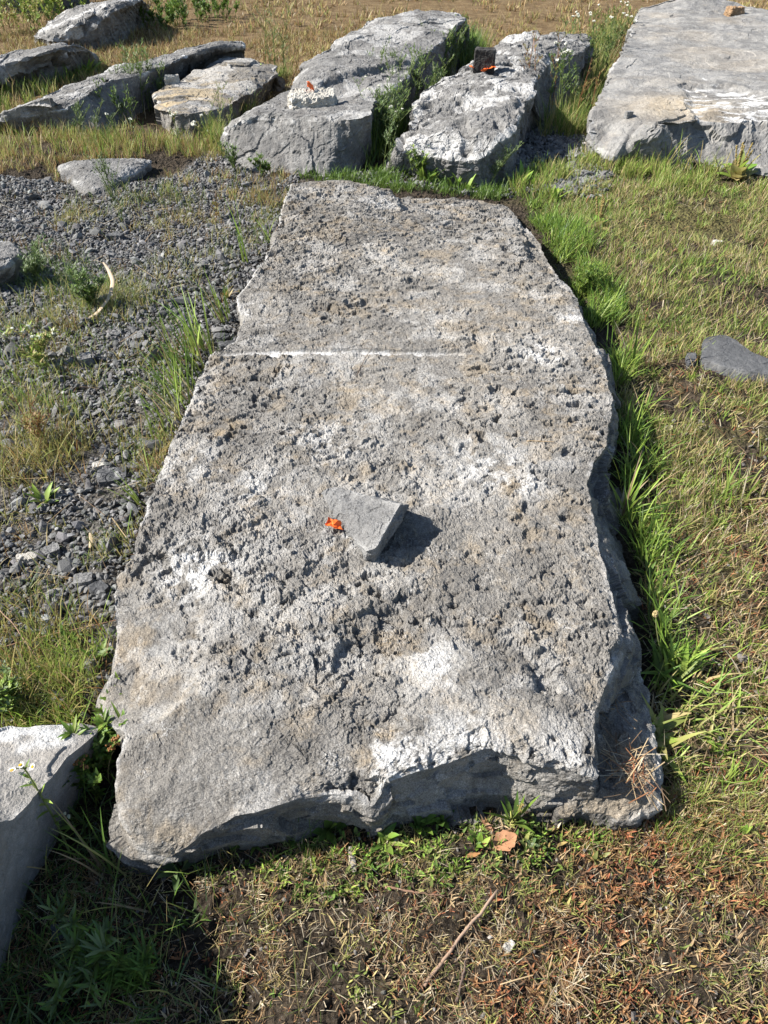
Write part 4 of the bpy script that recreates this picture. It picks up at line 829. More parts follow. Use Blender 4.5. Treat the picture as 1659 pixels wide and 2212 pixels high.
for k, a in enumerate([
    ('broad bladed bright grass tuft behind the drill groove, at the left slab edge', 484, 690, 14, .27, .010, P_BRIGHT, (.05, .6), (.1, .7), L_-.5, .8, .012),
    ('tall bright grass tuft beside the left end of the drill groove', 436, 762, 22, .34, .011, P_BRIGHT, (.05, .6), (.1, .6), L_-.5, .6, .02),
    ('dense long grass leaning from the left slab edge just below the groove', 412, 806, 42, .30, .008, P_BRIGHT+P_GREEN, (.1, .7), (.1, .7), L_-.4, .6, .035),
    ('long green grass clump at the left slab edge, second below the groove', 396, 862, 46, .28, .007, P_BRIGHT+P_GREEN, (.1, .7), (.1, .7), L_-.4, .7, .035),
    ('yellowish long grass clump at the left slab edge, third below the groove', 372, 922, 46, .24, .006, P_BRIGHT+P_PALE, (.1, .8), (.1, .8), L_-.3, .7, .035),
    ('thin grass clump at the left slab edge, level with the flat grey shard', 334, 1040, 14, .17, .006, P_BRIGHT+P_PALE, (.1, .8), (.1, .8), L_-.3, .7, .02),
    ('few blades of grass at the left slab edge, level with the orange scrap', 306, 1105, 7, .16, .008, P_BRIGHT, (.2, .8), (.1, .5), L_-.2, .4, .01),
    ('small sparse grass tuft at the left slab edge above its low corner', 284, 1180, 8, .13, .005, P_PALE+P_BRIGHT, (.05, .5), (.1, .5), None, .6, .008),
    ('grass tuft at the far left corner of the slab', 585, 530, 16, .20, .008, P_GREEN+P_BRIGHT, (.1, .9), (.1, .7), None, .6, .015),
    ('single tall grass shoot with a reddish foot near the far left slab edge', 530, 568, 5, .42, .009, P_BRIGHT, (.02, .15), (.02, .2), L_, .6, .006),
    ('lone pale grass tuft in the gravel near the left border, among reddish stems', 60, 985, 30, .17, .004, P_PALE+P_REDDISH, (.05, .6), (.1, .5), None, .6, .03),
    ('bright three bladed grass standing high in the shade right of the slab', 1362, 790, 8, .36, .010, P_GREEN+P_BRIGHT, (.02, .35), (.02, .3), None, .6, .008),
    ('green grass clump in the shade right of the slab, above the broad tuft', 1375, 905, 30, .17, .007, P_GREEN+P_BRIGHT, (.1, .8), (.1, .8), None, .6, .03),
    ('broad bladed lush grass tuft against the right slab edge', 1352, 1108, 26, .26, .012, P_BRIGHT, (.05, .9), (.1, .8), .6, 1.0, .015),
    ('grass clump just right of the broad tuft at the right slab edge', 1402, 1010, 36, .18, .008, P_BRIGHT+P_GREEN, (.1, .8), (.1, .8), None, .6, .03),
    ('upright pale green grass tuft on bare soil right of the slab', 1458, 1196, 20, .11, .006, P_BRIGHT, (.03, .5), (.05, .5), None, .6, .012),
    ('fresh green grass tuft on soil at the right, beside reddish dry stems', 1558, 1070, 30, .17, .007, P_BRIGHT, (.05, .8), (.1, .7), None, .6, .025),
    ('bright grass tuft at the right border below the dry reddish patch', 1630, 1050, 28, .16, .007, P_BRIGHT+P_PALE, (.05, .8), (.1, .7), None, .6, .025),
    ('small grass tuft on soil at the right, level with the low ledge', 1590, 1290, 16, .07, .004, P_BRIGHT+P_PALE, (.05, .8), (.1, .7), None, .6, .012),
    ('drooping mass of long mid green grass beside the low ledge at the right', 1470, 1500, 70, .14, .007, P_BRIGHT+P_PALE, (.4, 1.3), (.1, .8), .2, 1.0, .05),
    ('drooping pale grass mass right of the low ledge, nearest the border', 1545, 1510, 60, .12, .006, P_PALE+P_BRIGHT, (.4, 1.3), (.1, .8), .2, 1.2, .05),
    ('fine wiry grass at the near right corner of the low ledge', 1452, 1665, 60, .10, .0022, P_PALE+P_GREEN, (.05, .7), (.1, .8), None, .6, .03),
    ('fine wiry grass arching before the slab front, left of the round leaved plants', 478, 1838, 34, .13, .0018, P_GREEN+P_PALE, (.1, .9), (.2, 1.0), None, .6, .015),
    ('fine hairlike grass fan before the slab front, above the round leaved plants', 662, 1812, 40, .12, .0016, P_GREEN, (.05, .8), (.2, .8), None, .6, .012),
    ('thin grass with dry yellow tips in the shaded gap by the lower left block', 246, 1872, 12, .22, .006, P_PALE+P_GREEN, (.1, .7), (.1, .6), 2.2, .8, .01),
    ('thin splayed grass seedling in the shaded soil at the bottom left', 320, 1975, 6, .12, .005, P_GREEN+P_PALE, (.1, .9), (.1, .5), None, .6, .006),
    ('grass tuft with yellowing blades behind the lower left block', 125, 1545, 36, .13, .005, P_PALE+P_REDDISH+P_BRIGHT, (.1, .8), (.1, .7), None, .6, .03),
    ('orange tipped grass tuft at the left border above the lower left block', 40, 1500, 46, .15, .005, P_REDDISH+P_BRIGHT, (.1, .8), (.1, .7), None, .6, .035),
    ('rolled pale green leaves standing on bare soil right of the long stick', 1215, 1955, 10, .05, .009, P_PALE+P_BRIGHT, (.1, 1.0), (.1, .5), None, .6, .008),
    ('dry curled grass bunch on bare soil at the bottom right', 1240, 2120, 26, .06, .003, P_STRAW+P_PALE, (.5, 1.4), (-.2, .4), .3, .7, .012),
    ('grass tuft at the lower edge of the picture, in front of the shaded soil', 440, 2200, 24, .10, .003, P_PALE+P_GREEN, (.05, .8), (.1, .7), None, .6, .015),
    ('sunny grass tuft before the near face of the largest pale block at its left end', 1372, 352, 34, .24, .010, P_BRIGHT, (.05, .7), (.1, .6), None, .6, .04),
    ('yellow green grass tuft before the middle of the largest pale block', 1440, 362, 40, .26, .009, P_BRIGHT+P_PALE, (.05, .6), (.1, .6), None, .6, .05),
    ('tall grass tuft before the largest pale block, left of the broad leaved plant', 1540, 372, 40, .22, .009, P_BRIGHT+P_PALE, (.05, .7), (.1, .6), None, .6, .05),
    ('grass tuft on gravel between the pitted boulder and the largest pale block', 1215, 372, 26, .16, .009, P_BRIGHT+P_PALE, (.05, .8), (.1, .6), None, .6, .03),
    ('bright clump of grass at the left border below the humped rock', 30, 205, 60, .22, .010, P_BRIGHT+P_PALE, (.05, .6), (.1, .6), None, .6, .08),
    ('tall grass at the foot of the dark side of the humped rock', 120, 175, 60, .24, .010, P_BRIGHT+P_GREEN, (.05, .6), (.1, .6), None, .6, .08),
    ('golden green grass before the near end of the long ridge', 60, 300, 70, .16, .006, P_PALE+P_GOLD+P_BRIGHT, (.05, .6), (.1, .6), None, .6, .1),
    ('pale upright dry grass in shade beside the tilted boulder', 235, 88, 40, .34, .010, P_GOLD, (.02, .4), (.05, .4), None, .6, .08)]):
    lab, px, py, n, h, w, pal, le, cu, az, azs, sp = a
    tuft(lab, px, py, n, h, w, pal, le, cu, az, azs, sp, seed=k)

def rosette(label, px, py, n, ln, w, pal, lean=(.4, 1.2), curve=(.1, .9), seed=0, name='leafy_rosette', cat='plant', shape='leaf', spikes=0, sph=.12, group='low leafy plants', spread=.006):
    r = np.random.default_rng(seed+int(px*3+py)); c = place(px, py); m = MB()
    b = c+np.c_[r.normal(size=(n, 2))*spread, np.full(n, .0)]; cb, ct = pick(pal, n, r, .18)
    a = np.linspace(0, 6.28, n, endpoint=False)*2.4+r.normal(size=n)*.3
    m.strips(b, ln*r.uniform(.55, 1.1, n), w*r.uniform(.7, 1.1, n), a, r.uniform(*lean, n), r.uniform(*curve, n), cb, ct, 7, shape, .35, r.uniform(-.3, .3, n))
    if not spikes: return tag(m.build(name, M['veg'], smooth=True), label, cat, group)
    e = thing(name, c, label, cat, group); m.build('leaves', M['veg'], e, smooth=True)
    for k in range(spikes):
        q = MB(); a_ = r.uniform(0, 6.28); l_ = r.uniform(.03, .3); hh = sph*r.uniform(.75, 1.1); t = np.linspace(0, 1, 6)
        P = c+np.stack([math.cos(a_)*l_*hh*t, math.sin(a_)*l_*hh*t, hh*t], 1); q.tube(P, .0018*sph/.12, .0016*sph/.12, (.20, .20, .06), (.26, .21, .08), 6)
        nb = 60; tt = r.uniform(.4, 1, nb); cc = np.stack([np.interp(tt, t, P[:, j]) for j in range(3)], 1)+r.normal(size=(nb, 3))*.002
        q.blobs(cc, np.full(nb, .0028*sph/.12), np.tile([.26, .20, .075], (nb, 1)), k); q.build('flower_spike', M['dry'], e)
    return e
for k, a in enumerate([
    ('rosette of fresh green leaves in the left gravel, below the reddish stems', 94, 1074, 12, .075, .018, P_BRIGHT+P_GREEN, (.3, 1.1)),
    ('dark green leaves in the gravel just above the lower left grass', 150, 1385, 8, .06, .018, P_GREEN, (.3, 1.1)),
    ('green leaves standing in the grass at the left, nearest the slab corner', 220, 1432, 9, .06, .016, P_GREEN, (.2, 1.0)),
    ('grey green long leaved plant against the near left corner of the slab', 385, 1868, 9, .07, .016, P_BLUEG, (.3, 1.3)),
    ('narrow upright leaf plant before the slab front, right of the wiry grass', 540, 1822, 8, .06, .011, P_GREEN, (.1, 1.0)),
    ('leafy green sprig before the slab front, leftmost of the round leaved row', 625, 1812, 9, .045, .014, P_GREEN+P_BRIGHT, (.2, 1.1)),
    ('round leaved green plant before the slab front, below the fine grass fan', 712, 1800, 10, .05, .019, P_GREEN, (.2, 1.1)),
    ('long leaved green plant in the round leaved row, second from its right end', 830, 1818, 12, .055, .015, P_GREEN+P_BRIGHT, (.3, 1.2)),
    ('round leaved green plant nearest the slab front, under the white bruised edge', 906, 1792, 12, .055, .020, P_GREEN, (.1, 1.0)),
    ('upright round leaved green plant at the right end of the round leaved row', 955, 1784, 8, .055, .019, P_GREEN, (.05, .8)),
    ('low green sprout just left of the brown fallen leaf', 1030, 1836, 10, .035, .013, P_GREEN+P_BRIGHT, (.2, 1.1)),
    ('bush of lance shaped leaves right of the low ledge, under a pale seed head', 1440, 1452, 26, .12, .015, P_GREEN+P_BRIGHT, (.2, 1.0)),
    ('second bush of long leaves right of the low ledge, nearer the viewer', 1424, 1590, 20, .12, .017, P_BRIGHT+P_PALE, (.3, 1.2)),
    ('small dark leafed plant in the shade between slab and bare soil at the right', 1400, 1235, 10, .09, .010, P_GREEN, (.3, 1.1)),
    ('leafy green weeds before the pitted boulder, middle of its foot', 925, 396, 22, .14, .030, P_GREEN+P_BRIGHT, (.2, 1.1)),
    ('bright leafy weed before the pitted boulder, left of the stringy branch', 1000, 400, 22, .13, .030, P_BRIGHT, (.2, 1.1)),
    ('leafy weed at the right foot of the pitted boulder', 1140, 405, 22, .15, .036, P_GREEN+P_BRIGHT, (.2, 1.1)),
    ('leafy plant growing behind the far right slab corner', 1195, 428, 16, .12, .030, P_BRIGHT, (.2, 1.1)),
    ('green shrub like weed between the tan crusted rock and the grey block', 566, 196, 40, .22, .05, P_GREEN+P_BRIGHT, (.05, .9)),
    ('broad pale leaves in the grass behind the long ridge', 188, 162, 16, .22, .06, P_BRIGHT, (.1, 1.0)),
    ('dark reddish leaf plant in the gravel by the far left slab edge', 490, 640, 10, .09, .014, P_REDDISH+P_GREEN, (.1, .9)),
    ('small seedling with round leaves in the shaded soil at the bottom left', 280, 2010, 7, .03, .012, P_BLUEG, (.4, 1.2)),
    ('pale rolled leaf plant at the bottom right of the brown fallen leaf', 1135, 1822, 8, .03, .012, P_BLUEG+P_PALE, (.1, .9)),
    ('yellow green sprout in the brown leaves at the right border', 1610, 1790, 8, .035, .010, P_PALE+P_BRIGHT, (.1, 1.0)),
    ('pale green rolled leaves on soil below the wiry grass at the right', 1290, 1850, 9, .035, .010, P_PALE+P_SEED, (.1, 1.0))]):
    lab, px, py, n, ln, w, pal, le = a
    rosette(lab, px, py, n, ln, w, pal, le, seed=k, shape='leaf' if w/ln > .2 else 'lance', spread=.006 if n < 15 else .02*ln/.1)
rosette('plantain with several upright yellow spikes in the grass right of the far slab corner', 1292, 492, 12, .11, .045, P_BRIGHT+P_PALE, (.5, 1.3), seed=60, name='plantain', spikes=5, sph=.17)
rosette('large plantain with brown spikes before the largest pale block', 1590, 384, 18, .22, .09, P_BRIGHT+P_PALE, (.2, 1.1), seed=61, name='plantain', spikes=6, sph=.22)
rosette('plantain with long dark pointed leaves leaning on the slab front', 1108, 1776, 9, .10, .011, P_GREEN, (.15, 1.0), curve=(-.1, .4), seed=62, name='plantain', spikes=1, sph=.07, shape='lance')

def weed(label, px, py, h, n, pal, leafl, leafw, lean=.25, az=None, azs=1.0, branch=4, flowers=0, fcol=(.75, .74, .66), fr=.008, seed=0, name='tall_weed', group='tall thin weeds', stemc=(.15, .18, .06), nl=26, base_spread=.03, sr=.0022):
    """upright thin stems with side twigs and small narrow leaves"""
    r = np.random.default_rng(seed+int(px+py*3)); c = place(px, py); st, lf = MB(), MB(); tips = []
    for k in range(n):
        a = r.uniform(0, 6.28) if az is None else az+r.normal()*azs
        l_ = lean*r.uniform(.2, 1.3); hh = h*r.uniform(.6, 1.05); t = np.linspace(0, 1, 9); b0 = c+np.array([*r.normal(size=2)*base_spread, -.01])
        hor = hh*l_*t**1.6; wob = .02*hh*np.stack([np.sin(t*5+r.uniform(0, 6)), np.sin(t*6+r.uniform(0, 6))], 1)*t[:, None]
        P = b0+np.stack([math.cos(a)*hor+wob[:, 0], math.sin(a)*hor+wob[:, 1], hh*t*math.cos(l_*.5)], 1)
        sc = np.array(stemc)*r.uniform(.75, 1.3); st.tube(P, sr*1.2, sr*.5, sc, sc*1.2, 5); paths = [P]; tips.append(P[-1])
        for q in range(branch):
            s0 = r.uniform(.3, .95); i = np.array([np.interp(s0, t, P[:, j]) for j in range(3)]); ba = r.uniform(0, 6.28); bl = hh*r.uniform(.12, .38)*(1.15-s0*.5); tt = np.linspace(0, 1, 5)
            Q = i+np.stack([math.cos(ba)*bl*.65*tt, math.sin(ba)*bl*.65*tt, bl*.75*tt**1.1], 1); st.tube(Q, sr*.6, sr*.35, sc, sc*1.2, 4); paths.append(Q); tips.append(Q[-1])
        for Q in paths:
            m_ = max(3, int(nl*len(Q)/9*.6)); u = r.uniform(.12, 1, m_); tq = np.linspace(0, 1, len(Q)); b = np.stack([np.interp(u, tq, Q[:, j]) for j in range(3)], 1); cb, ct = pick(pal, m_, r)
            lf.strips(b, leafl*r.uniform(.5, 1.1, m_)*(1.15-.6*u), leafw*r.uniform(.6, 1.1, m_), r.uniform(0, 6.28, m_), r.uniform(.5, 1.2, m_), r.uniform(0, .6, m_), cb, ct, 3, 'lance', .2)
    e = thing(name, c, label, 'weed', group); st.build('stem', M['veg'], e); lf.build('leaves', M['veg'], e)
    if flowers:
        tp = np.array(tips); tp = tp[np.argsort(-tp[:, 2])]
        for k in range(min(flowers, len(tp))):
            f = MB(); nb = 14; f.blobs(tp[k]+r.normal(size=(nb, 3))*fr*np.array([.6, .6, .3]), np.full(nb, fr*.42), np.tile(fcol, (nb, 1))*r.uniform(.8, 1.1, (nb, 1)), k); f.build('flower_head', M['dry'], e)
    return e
for k, a in enumerate([
    ('dense wispy green weeds in the gap right of the grey block, at its near end', 822, 330, .52, 24, P_BLUEG+P_GREEN, .05, .007, .5, .4, 1.0, 7, 6),
    ('tall wispy weeds leaning over the gap right of the grey block, before its middle', 868, 262, .58, 26, P_BLUEG+P_GREEN, .05, .008, .5, .3, 1.0, 7, 0),
    ('wispy weeds against the dark far right side of the grey block', 945, 190, .52, 26, P_BLUEG+P_GREEN, .05, .009, .4, .4, .9, 6, 0),
    ('bushy wispy weeds left of the black cube, below the far end of the grey block', 990, 150, .48, 22, P_GREEN+P_BLUEG, .05, .009, .4, None, .9, 6, 0),
    ('tall pale stemmed weed with small white flowers, left before the pitted boulder', 838, 384, .42, 4, P_BLUEG, .05, .008, .2, None, 1, 4, 5),
    ('stringy branch of a weed reaching right over the foot of the pitted boulder', 1058, 402, .42, 3, P_BLUEG, .035, .007, 1.1, .5, .3, 9, 0),
    ('feathery pale green weed before the left toe of the pitted boulder', 905, 392, .22, 7, P_BLUEG+P_BRIGHT, .05, .012, .6, None, 1, 5, 0),
    ('tall reddish dead weed stem before the grey hummocky boulder', 1180, 258, .75, 3, P_REDDISH, .06, .008, .12, None, 1, 6, 0),
    ('tall green weed with tiny white flowers right of the reddish dead stem', 1215, 262, .62, 7, P_BLUEG+P_GREEN, .06, .010, .3, None, 1, 5, 9),
    ('brown dead weed stem close to the left edge of the largest pale block', 1258, 268, .65, 2, P_REDDISH, .05, .007, .1, None, 1, 6, 0),
    ('green flowering weed behind the brown dead stem by the largest pale block', 1262, 190, .62, 20, P_BLUEG+P_GREEN, .05, .010, .35, None, 1, 5, 12),
    ('bushy weeds at the far left edge of the largest pale block', 1310, 120, .5, 22, P_GREEN+P_PALE, .05, .011, .35, None, 1, 5, 5),
    ('fine upright weeds between the long ridge and the tan crusted rock', 292, 240, .50, 20, P_BLUEG+P_GREEN, .05, .008, .35, .6, 1, 6, 0),
    ('dark green weeds on the shaded side of the long ridge, towards its near end', 240, 272, .36, 8, P_GREEN, .05, .008, .35, None, 1, 5, 0),
    ('small feathery weed at the near corner of the long ridge', 172, 300, .30, 7, P_BLUEG, .04, .006, .6, .2, .8, 6, 0),
    ('weed with white flower clusters at the right foot of the tan crusted rock', 436, 322, .26, 5, P_BLUEG+P_PALE, .03, .007, .25, None, 1, 3, 8),
    ('wispy weed before the tan crusted rock, right of the white flower clusters', 470, 300, .40, 6, P_BLUEG+P_PALE, .03, .006, .3, .4, 1, 5, 0),
    ('wispy weed at the left foot of the grey block', 505, 372, .24, 7, P_GREEN+P_BLUEG, .035, .008, .4, None, 1, 5, 0),
    ('leafy weed at the foot of the grey block, right of the wispy one', 575, 385, .16, 8, P_GREEN, .04, .010, .6, None, 1, 4, 0),
    ('slender weed with white flower between the long ridge and the gravel', 256, 312, .24, 2, P_BLUEG, .03, .006, .2, None, 1, 2, 2),
    ('thin blue green weeds in the gravel, right of the low flat rock', 250, 440, .34, 7, P_BLUEG, .03, .006, .4, None, 1, 5, 0),
    ('tangled blue green weed beside the small dark block at the left border', 75, 610, .26, 10, P_BLUEG, .045, .008, .6, .3, 1.2, 5, 0),
    ('leafy weed with a dark heart in the left gravel, beside the curled dry strip', 200, 670, .20, 11, P_BLUEG+P_GREEN, .045, .010, .6, None, 1, 4, 0),
    ('yellow green weed with pale buds in the gravel at the left border', 90, 790, .18, 9, P_BRIGHT+P_PALE, .045, .010, .5, None, 1, 3, 10),
    ('reddish stemmed weed in the gravel near the left border, above the fresh rosette', 85, 945, .22, 9, P_REDDISH, .03, .004, .5, None, 1, 4, 0),
    ('thin red stemmed weed in the gravel before the far left slab corner', 470, 470, .16, 3, P_REDDISH, .03, .007, .3, None, 1, 2, 0),
    ('feathery bright green plant spilling against the right slab edge, beside the pale turf', 1262, 632, .16, 16, P_GREEN+P_BRIGHT, .04, .006, .9, .5, 1.4, 5, 0),
    ('feathery pale weed in the grass at the left border above the lower left block', 20, 1530, .15, 14, P_BLUEG+P_BRIGHT, .03, .007, .5, None, 1, 4, 0),
    ('lance leaved weed growing between the lower left block and the slab', 236, 1600, .13, 9, P_GREEN+P_BRIGHT, .05, .011, .6, .2, 1.4, 2, 0),
    ('clover like weed with brown flower heads in the gap below the lance leaved weed', 208, 1690, .11, 10, P_GREEN, .03, .012, .5, .3, 1.2, 2, 7),
    ('narrow leaved weed in deep shade at the bottom left', 190, 2078, .15, 9, P_BLUEG+P_GREEN, .055, .007, .8, None, 1.0, 2, 0),
    ('sprawling narrow leaved weed right of the one in deep shade', 255, 2120, .09, 8, P_GREEN, .05, .006, .9, .2, 1.0, 2, 0),
    ('slender weed rising over the near left edge of the slab, casting a thin shadow', 258, 1548, .16, 2, P_BRIGHT, .03, .005, .35, .6, .3, 1, 0),
    ('golden leafy bush at the top left border', 60, 70, .60, 20, P_BRIGHT+P_PALE, .09, .022, .4, None, 1, 6, 0),
    ('bright green leafy bush at the top left, against the tilted boulder', 110, 50, .66, 18, P_BRIGHT, .11, .03, .35, None, 1, 5, 0),
    ('dark green bush in shade right of the tilted boulder', 380, 62, .40, 22, P_GREEN, .09, .022, .5, None, 1, 6, 0),
    ('dark green bush at the top border, second right of the tilted boulder', 440, 40, .36, 20, P_GREEN, .09, .022, .5, None, 1, 6, 0),
    ('tall pale grass like weed rising left of the grey block, before the meadow', 612, 175, .70, 7, P_PALE+P_BLUEG, .08, .008, .2, None, 1, 4, 0)]):
    lab, px, py, h, n, pal, ll, lw, lean, az, azs, br, fl = a
    far = py < 330
    brownf = lab.startswith('clover')
    weed(lab, px, py, h, n, pal, ll, lw, lean, az, azs, br, fl, seed=k*13, base_spread=(.22 if 'bush' in lab and py < 80 else .10) if far else .015, sr=.0032 if far else .0018, nl=30, fcol=(.30, .15, .06) if brownf else (.75, .74, .64), fr=.011 if far else .007, stemc=(.24, .11, .05) if pal is P_REDDISH else (.16, .20, .06))

# white umbel at the back of the meadow
def umbel(label, px, py, h, rad, seed):
    r = np.random.default_rng(seed); c = place(px, py); e = thing('flowering_weed', c, label, 'flower', 'white umbels'); s_ = MB(); t = np.linspace(0, 1, 6); P = c+np.stack([.06*t**2, 0*t, h*t], 1); s_.tube(P, .004, .003, (.15, .18, .07))
    f = MB(); n = 160; a = r.uniform(0, 6.28, n); q = np.sqrt(r.uniform(0, 1, n))*rad; T = P[-1]+np.stack([q*np.cos(a), q*np.sin(a), .03-.25*q**2/rad+r.normal(size=n)*.004], 1)
    for k in range(14): s_.tube(np.linspace(P[-1], T[k], 3), .0015, .001, (.15, .18, .07), None, 4)
    f.blobs(T, r.uniform(.006, .010, n), np.tile([.72, .72, .64], (n, 1)), seed); s_.build('stem', M['veg'], e); f.build('flower_head', M['dry'], e)
umbel('white flat topped flower on a tall stem behind the grey block', 905, 62, .50, .13, 3)
umbel('small white flower head standing just left of the tall umbel behind the grey block', 872, 66, .34, .05, 4)

# the daisy like fleabane leaning over the lower left block
def fleabane():
    r = np.random.default_rng(9); c = place(150, 1840); e = thing('fleabane', c, 'tall fleabane with small white and yellow daisies leaning before the lower left block', 'flower', None)
    pts = [U(150, 1840, .0), U(128, 1790, .05), U(104, 1745, .11), U(82, 1708, .16), U(58, 1668, .205), U(44, 1650, .225)]
    pts = np.array(pts); t = np.linspace(0, 1, 6); tt = np.linspace(0, 1, 20); P = np.stack([np.interp(tt, t, pts[:, j]) for j in range(3)], 1)
    s_ = MB(); s_.tube(P, .0026, .0016, (.20, .24, .08), (.24, .28, .10), 7)
    lf = MB(); n = 14; u = np.linspace(.08, .85, n); b = np.stack([np.interp(u, tt, P[:, j]) for j in range(3)], 1); cb, ct = pick(P_GREEN+P_BRIGHT, n, r)
    lf.strips(b, .05*(1.1-.75*u), np.full(n, .008)*(1.2-.6*u), r.uniform(0, 6.28, n), r.uniform(.5, 1.1, n), r.uniform(0, .8, n), cb, ct, 5, 'lance', .3)
    heads = [(26, 1664, .228), (44, 1653, .24), (70, 1657, .232)]
    for (px, py, z) in heads:
        T = U(px, py, z); s_.tube(np.array([P[-3], (P[-3]+T)/2+[0, 0, .004], T]), .0012, .001, (.22, .26, .09), None, 5)
    buds = [(46, 1672, .215), (64, 1690, .20), (148, 1764, .07), (140, 1758, .08)]
    for (px, py, z) in buds:
        T = U(px, py, z); k = np.argmin(np.linalg.norm(P-T, axis=1)); s_.tube(np.array([P[k], T]), .001, .0009, (.22, .26, .09), None, 5)
    s_.build('stem', M['veg'], e); lf.build('leaves', M['veg'], e, smooth=True)
    for k, (px, py, z) in enumerate(heads):
        T = U(px, py, z); f = MB(); n = 26; a = np.linspace(0, 6.28, n, endpoint=False)
        f.strips(T+np.stack([np.cos(a), np.sin(a), 0*a], 1)*.003, np.full(n, .0044)*r.uniform(.7, 1.1, n), np.full(n, .0011), a, 1.1+.5*np.sin(a+k*2.1)+r.normal(size=n)*.1, np.full(n, .25), np.tile([.8, .78, .72], (n, 1)), np.tile([.8, .79, .76], (n, 1)), 2, 'strip'); fl = f.build('flower_head', M['dry'], e)
        d = MB(); n = 40; a = r.uniform(0, 6.28, n); q = np.sqrt(r.uniform(0, 1, n))*.0028; d.blobs(T+np.stack([q*np.cos(a), q*np.sin(a), .0015-40*q*q], 1), np.full(n, .0008), np.tile([.70, .46, .04], (n, 1)), k); o = d.build('flower_disc', M['dry'], e); 
    for k, (px, py, z) in enumerate(buds):
        d = MB(); n = 10; d.blobs(U(px, py, z)+r.normal(size=(n, 3))*.0012, np.full(n, .0022), np.tile([.40, .42, .30], (n, 1)), k); d.build('bud', M['dry'], e)
fleabane()
# ribwort: a pale seed head on a bare curved stalk
def ribwort(label, px, py, tip, seed):
    r = np.random.default_rng(seed); c = place(px, py); e = thing('ribwort', c, label, 'flower', None); t = np.linspace(0, 1, 12)[:, None]
    T = U(*tip); Mi = (c+T)/2+np.array([-.02, 0, .03]); P = (1-t)**2*c+2*t*(1-t)*Mi+t*t*T
    s_ = MB(); s_.tube(P, .0016, .0011, (.26, .28, .12), None, 6); s_.build('stem', M['veg'], e)
    f = MB(); n = 90; d = r.normal(size=(n, 3)); d /= np.linalg.norm(d, axis=1)[:, None]; f.blobs(T+d*np.array([.006, .006, .010]), np.full(n, .0016), np.tile([.45, .36, .18], (n, 1))*r.uniform(.6, 1.4, (n, 1)), seed); f.build('seed_head', M['dry'], e)
ribwort('pale ribwort seed head on a thin curved stalk by the right slab edge', 1440, 1440, (1416, 1326, .17), 3)

# ------------------------------------------------------------------ fallen leaf, sticks, straw
def fallen_leaf(label, px, py, ln, w, az, col, seed, lift=.01):
    r = np.random.default_rng(seed); c = place(px, py); m = MB(); n1, n2 = 14, 11; u, v = np.meshgrid(np.linspace(0, 1, n1), np.linspace(-1, 1, n2), indexing='ij')
    prof = np.sin(np.pi*np.clip(u, .02, .98)**.8)**.75*(1+.10*np.sin(u*22)*np.abs(v)); x = (u-.5)*ln; y = v*prof*w/2
    P = np.stack([x.ravel(), y.ravel(), 0*x.ravel()], 1); P[:, 2] = lift+.22*w*np.abs(v.ravel())**1.3*prof.ravel()*(1-.5*u.ravel())+.10*w*fbm(P+seed, 1.6/w, seed, 3)+.25*ln*(u.ravel()-.4)**2
    co, s_ = math.cos(az), math.sin(az); P[:, :2] = P[:, :2]@np.array([[co, s_], [-s_, co]]); P += c
    i = (np.arange(n1-1)[:, None]*n2+np.arange(n2-1)[None]).ravel(); q = np.stack([i, i+1, i+n2+1, i+n2], 1)
    cc = np.array(col)*(1+.18*fbm(P, 60, seed, 3))[:, None]; cc[np.abs(v.ravel()) < .12] *= .8
    m.add(P, [q], cc); top = P.copy(); P2 = P-np.array([0, 0, .0006]); m.add(P2, [q[:, ::-1]], cc*.9)
    stx = np.array([P[0+n2//2], P[n2//2]-np.array([co, s_, 0])*ln*.25+[0, 0, -.006]]); m.tube(stx, .0012, .0009, np.array(col)*.6, None, 5)
    return tag(m.build('fallen_leaf', M['dry'], smooth=True), label, 'leaf')
fallen_leaf('broad tan brown fallen leaf lying before the slab front', 1090, 1826, .055, .044, .5, (.42, .22, .12), 4)
fallen_leaf('small brown curled leaf standing behind the broad fallen leaf', 1050, 1792, .035, .014, 2.2, (.28, .15, .09), 5)
fallen_leaf('narrow rust brown leaf lying left of the broad fallen leaf', 1020, 1856, .032, .010, .2, (.36, .19, .08), 6)
fallen_leaf('pale curled dead leaf in the grass right of the bare soil', 1445, 920, .05, .03, .7, (.42, .38, .26), 7)
def stick(label, P, r0, r1, col, col2=None, name='twig', seed=0, cat='twig'):
    r = np.random.default_rng(seed); P = np.asarray(P, float); n = 14; t = np.linspace(0, 1, len(P)); tt = np.linspace(0, 1, n); Q = np.stack([np.interp(tt, t, P[:, j]) for j in range(3)], 1)+r.normal(size=(n, 3))*r0*.35
    m = MB(); m.tube(Q, r0, r1, col, col2, 7); return tag(m.build(name, M['dry'], smooth=True), label, cat)
def G(px, py, dz=.006):
    p = place(px, py); p[2] += dz; return p
stick('long pale dry stick lying on the bare soil below the fallen leaf', [G(915, 2138, .006), G(985, 2045, .012), G(1072, 1932, .02)], .0036, .0028, (.30, .20, .14), (.36, .26, .19), seed=1)
stick('shorter brown stick lying left of the long pale one', [G(832, 1924, .006), G(905, 1936, .008), G(960, 1942, .006)], .0026, .0016, (.26, .16, .11), seed=2)
stick('thin dry straw lying over the gravel at the left border, towards the slab corner', [G(-20, 1405, .02), G(110, 1385, .03), G(320, 1372-22, .03)], .0016, .0009, (.30, .18, .12), seed=4)
stick('dry reddish stem slanting down through the gravel at the left border', [G(-5, 1330, .08), G(45, 1375, .05), G(90, 1440, .01)], .0018, .0012, (.34, .22, .16), seed=6)
stick('thin brown twig lying across the slab near the drill groove', [U(770, 812, SLZ+.014), U(788, 775, SLZ+.02), U(806, 748, SLZ+.024)], .0014, .0007, (.09, .055, .04), seed=7)
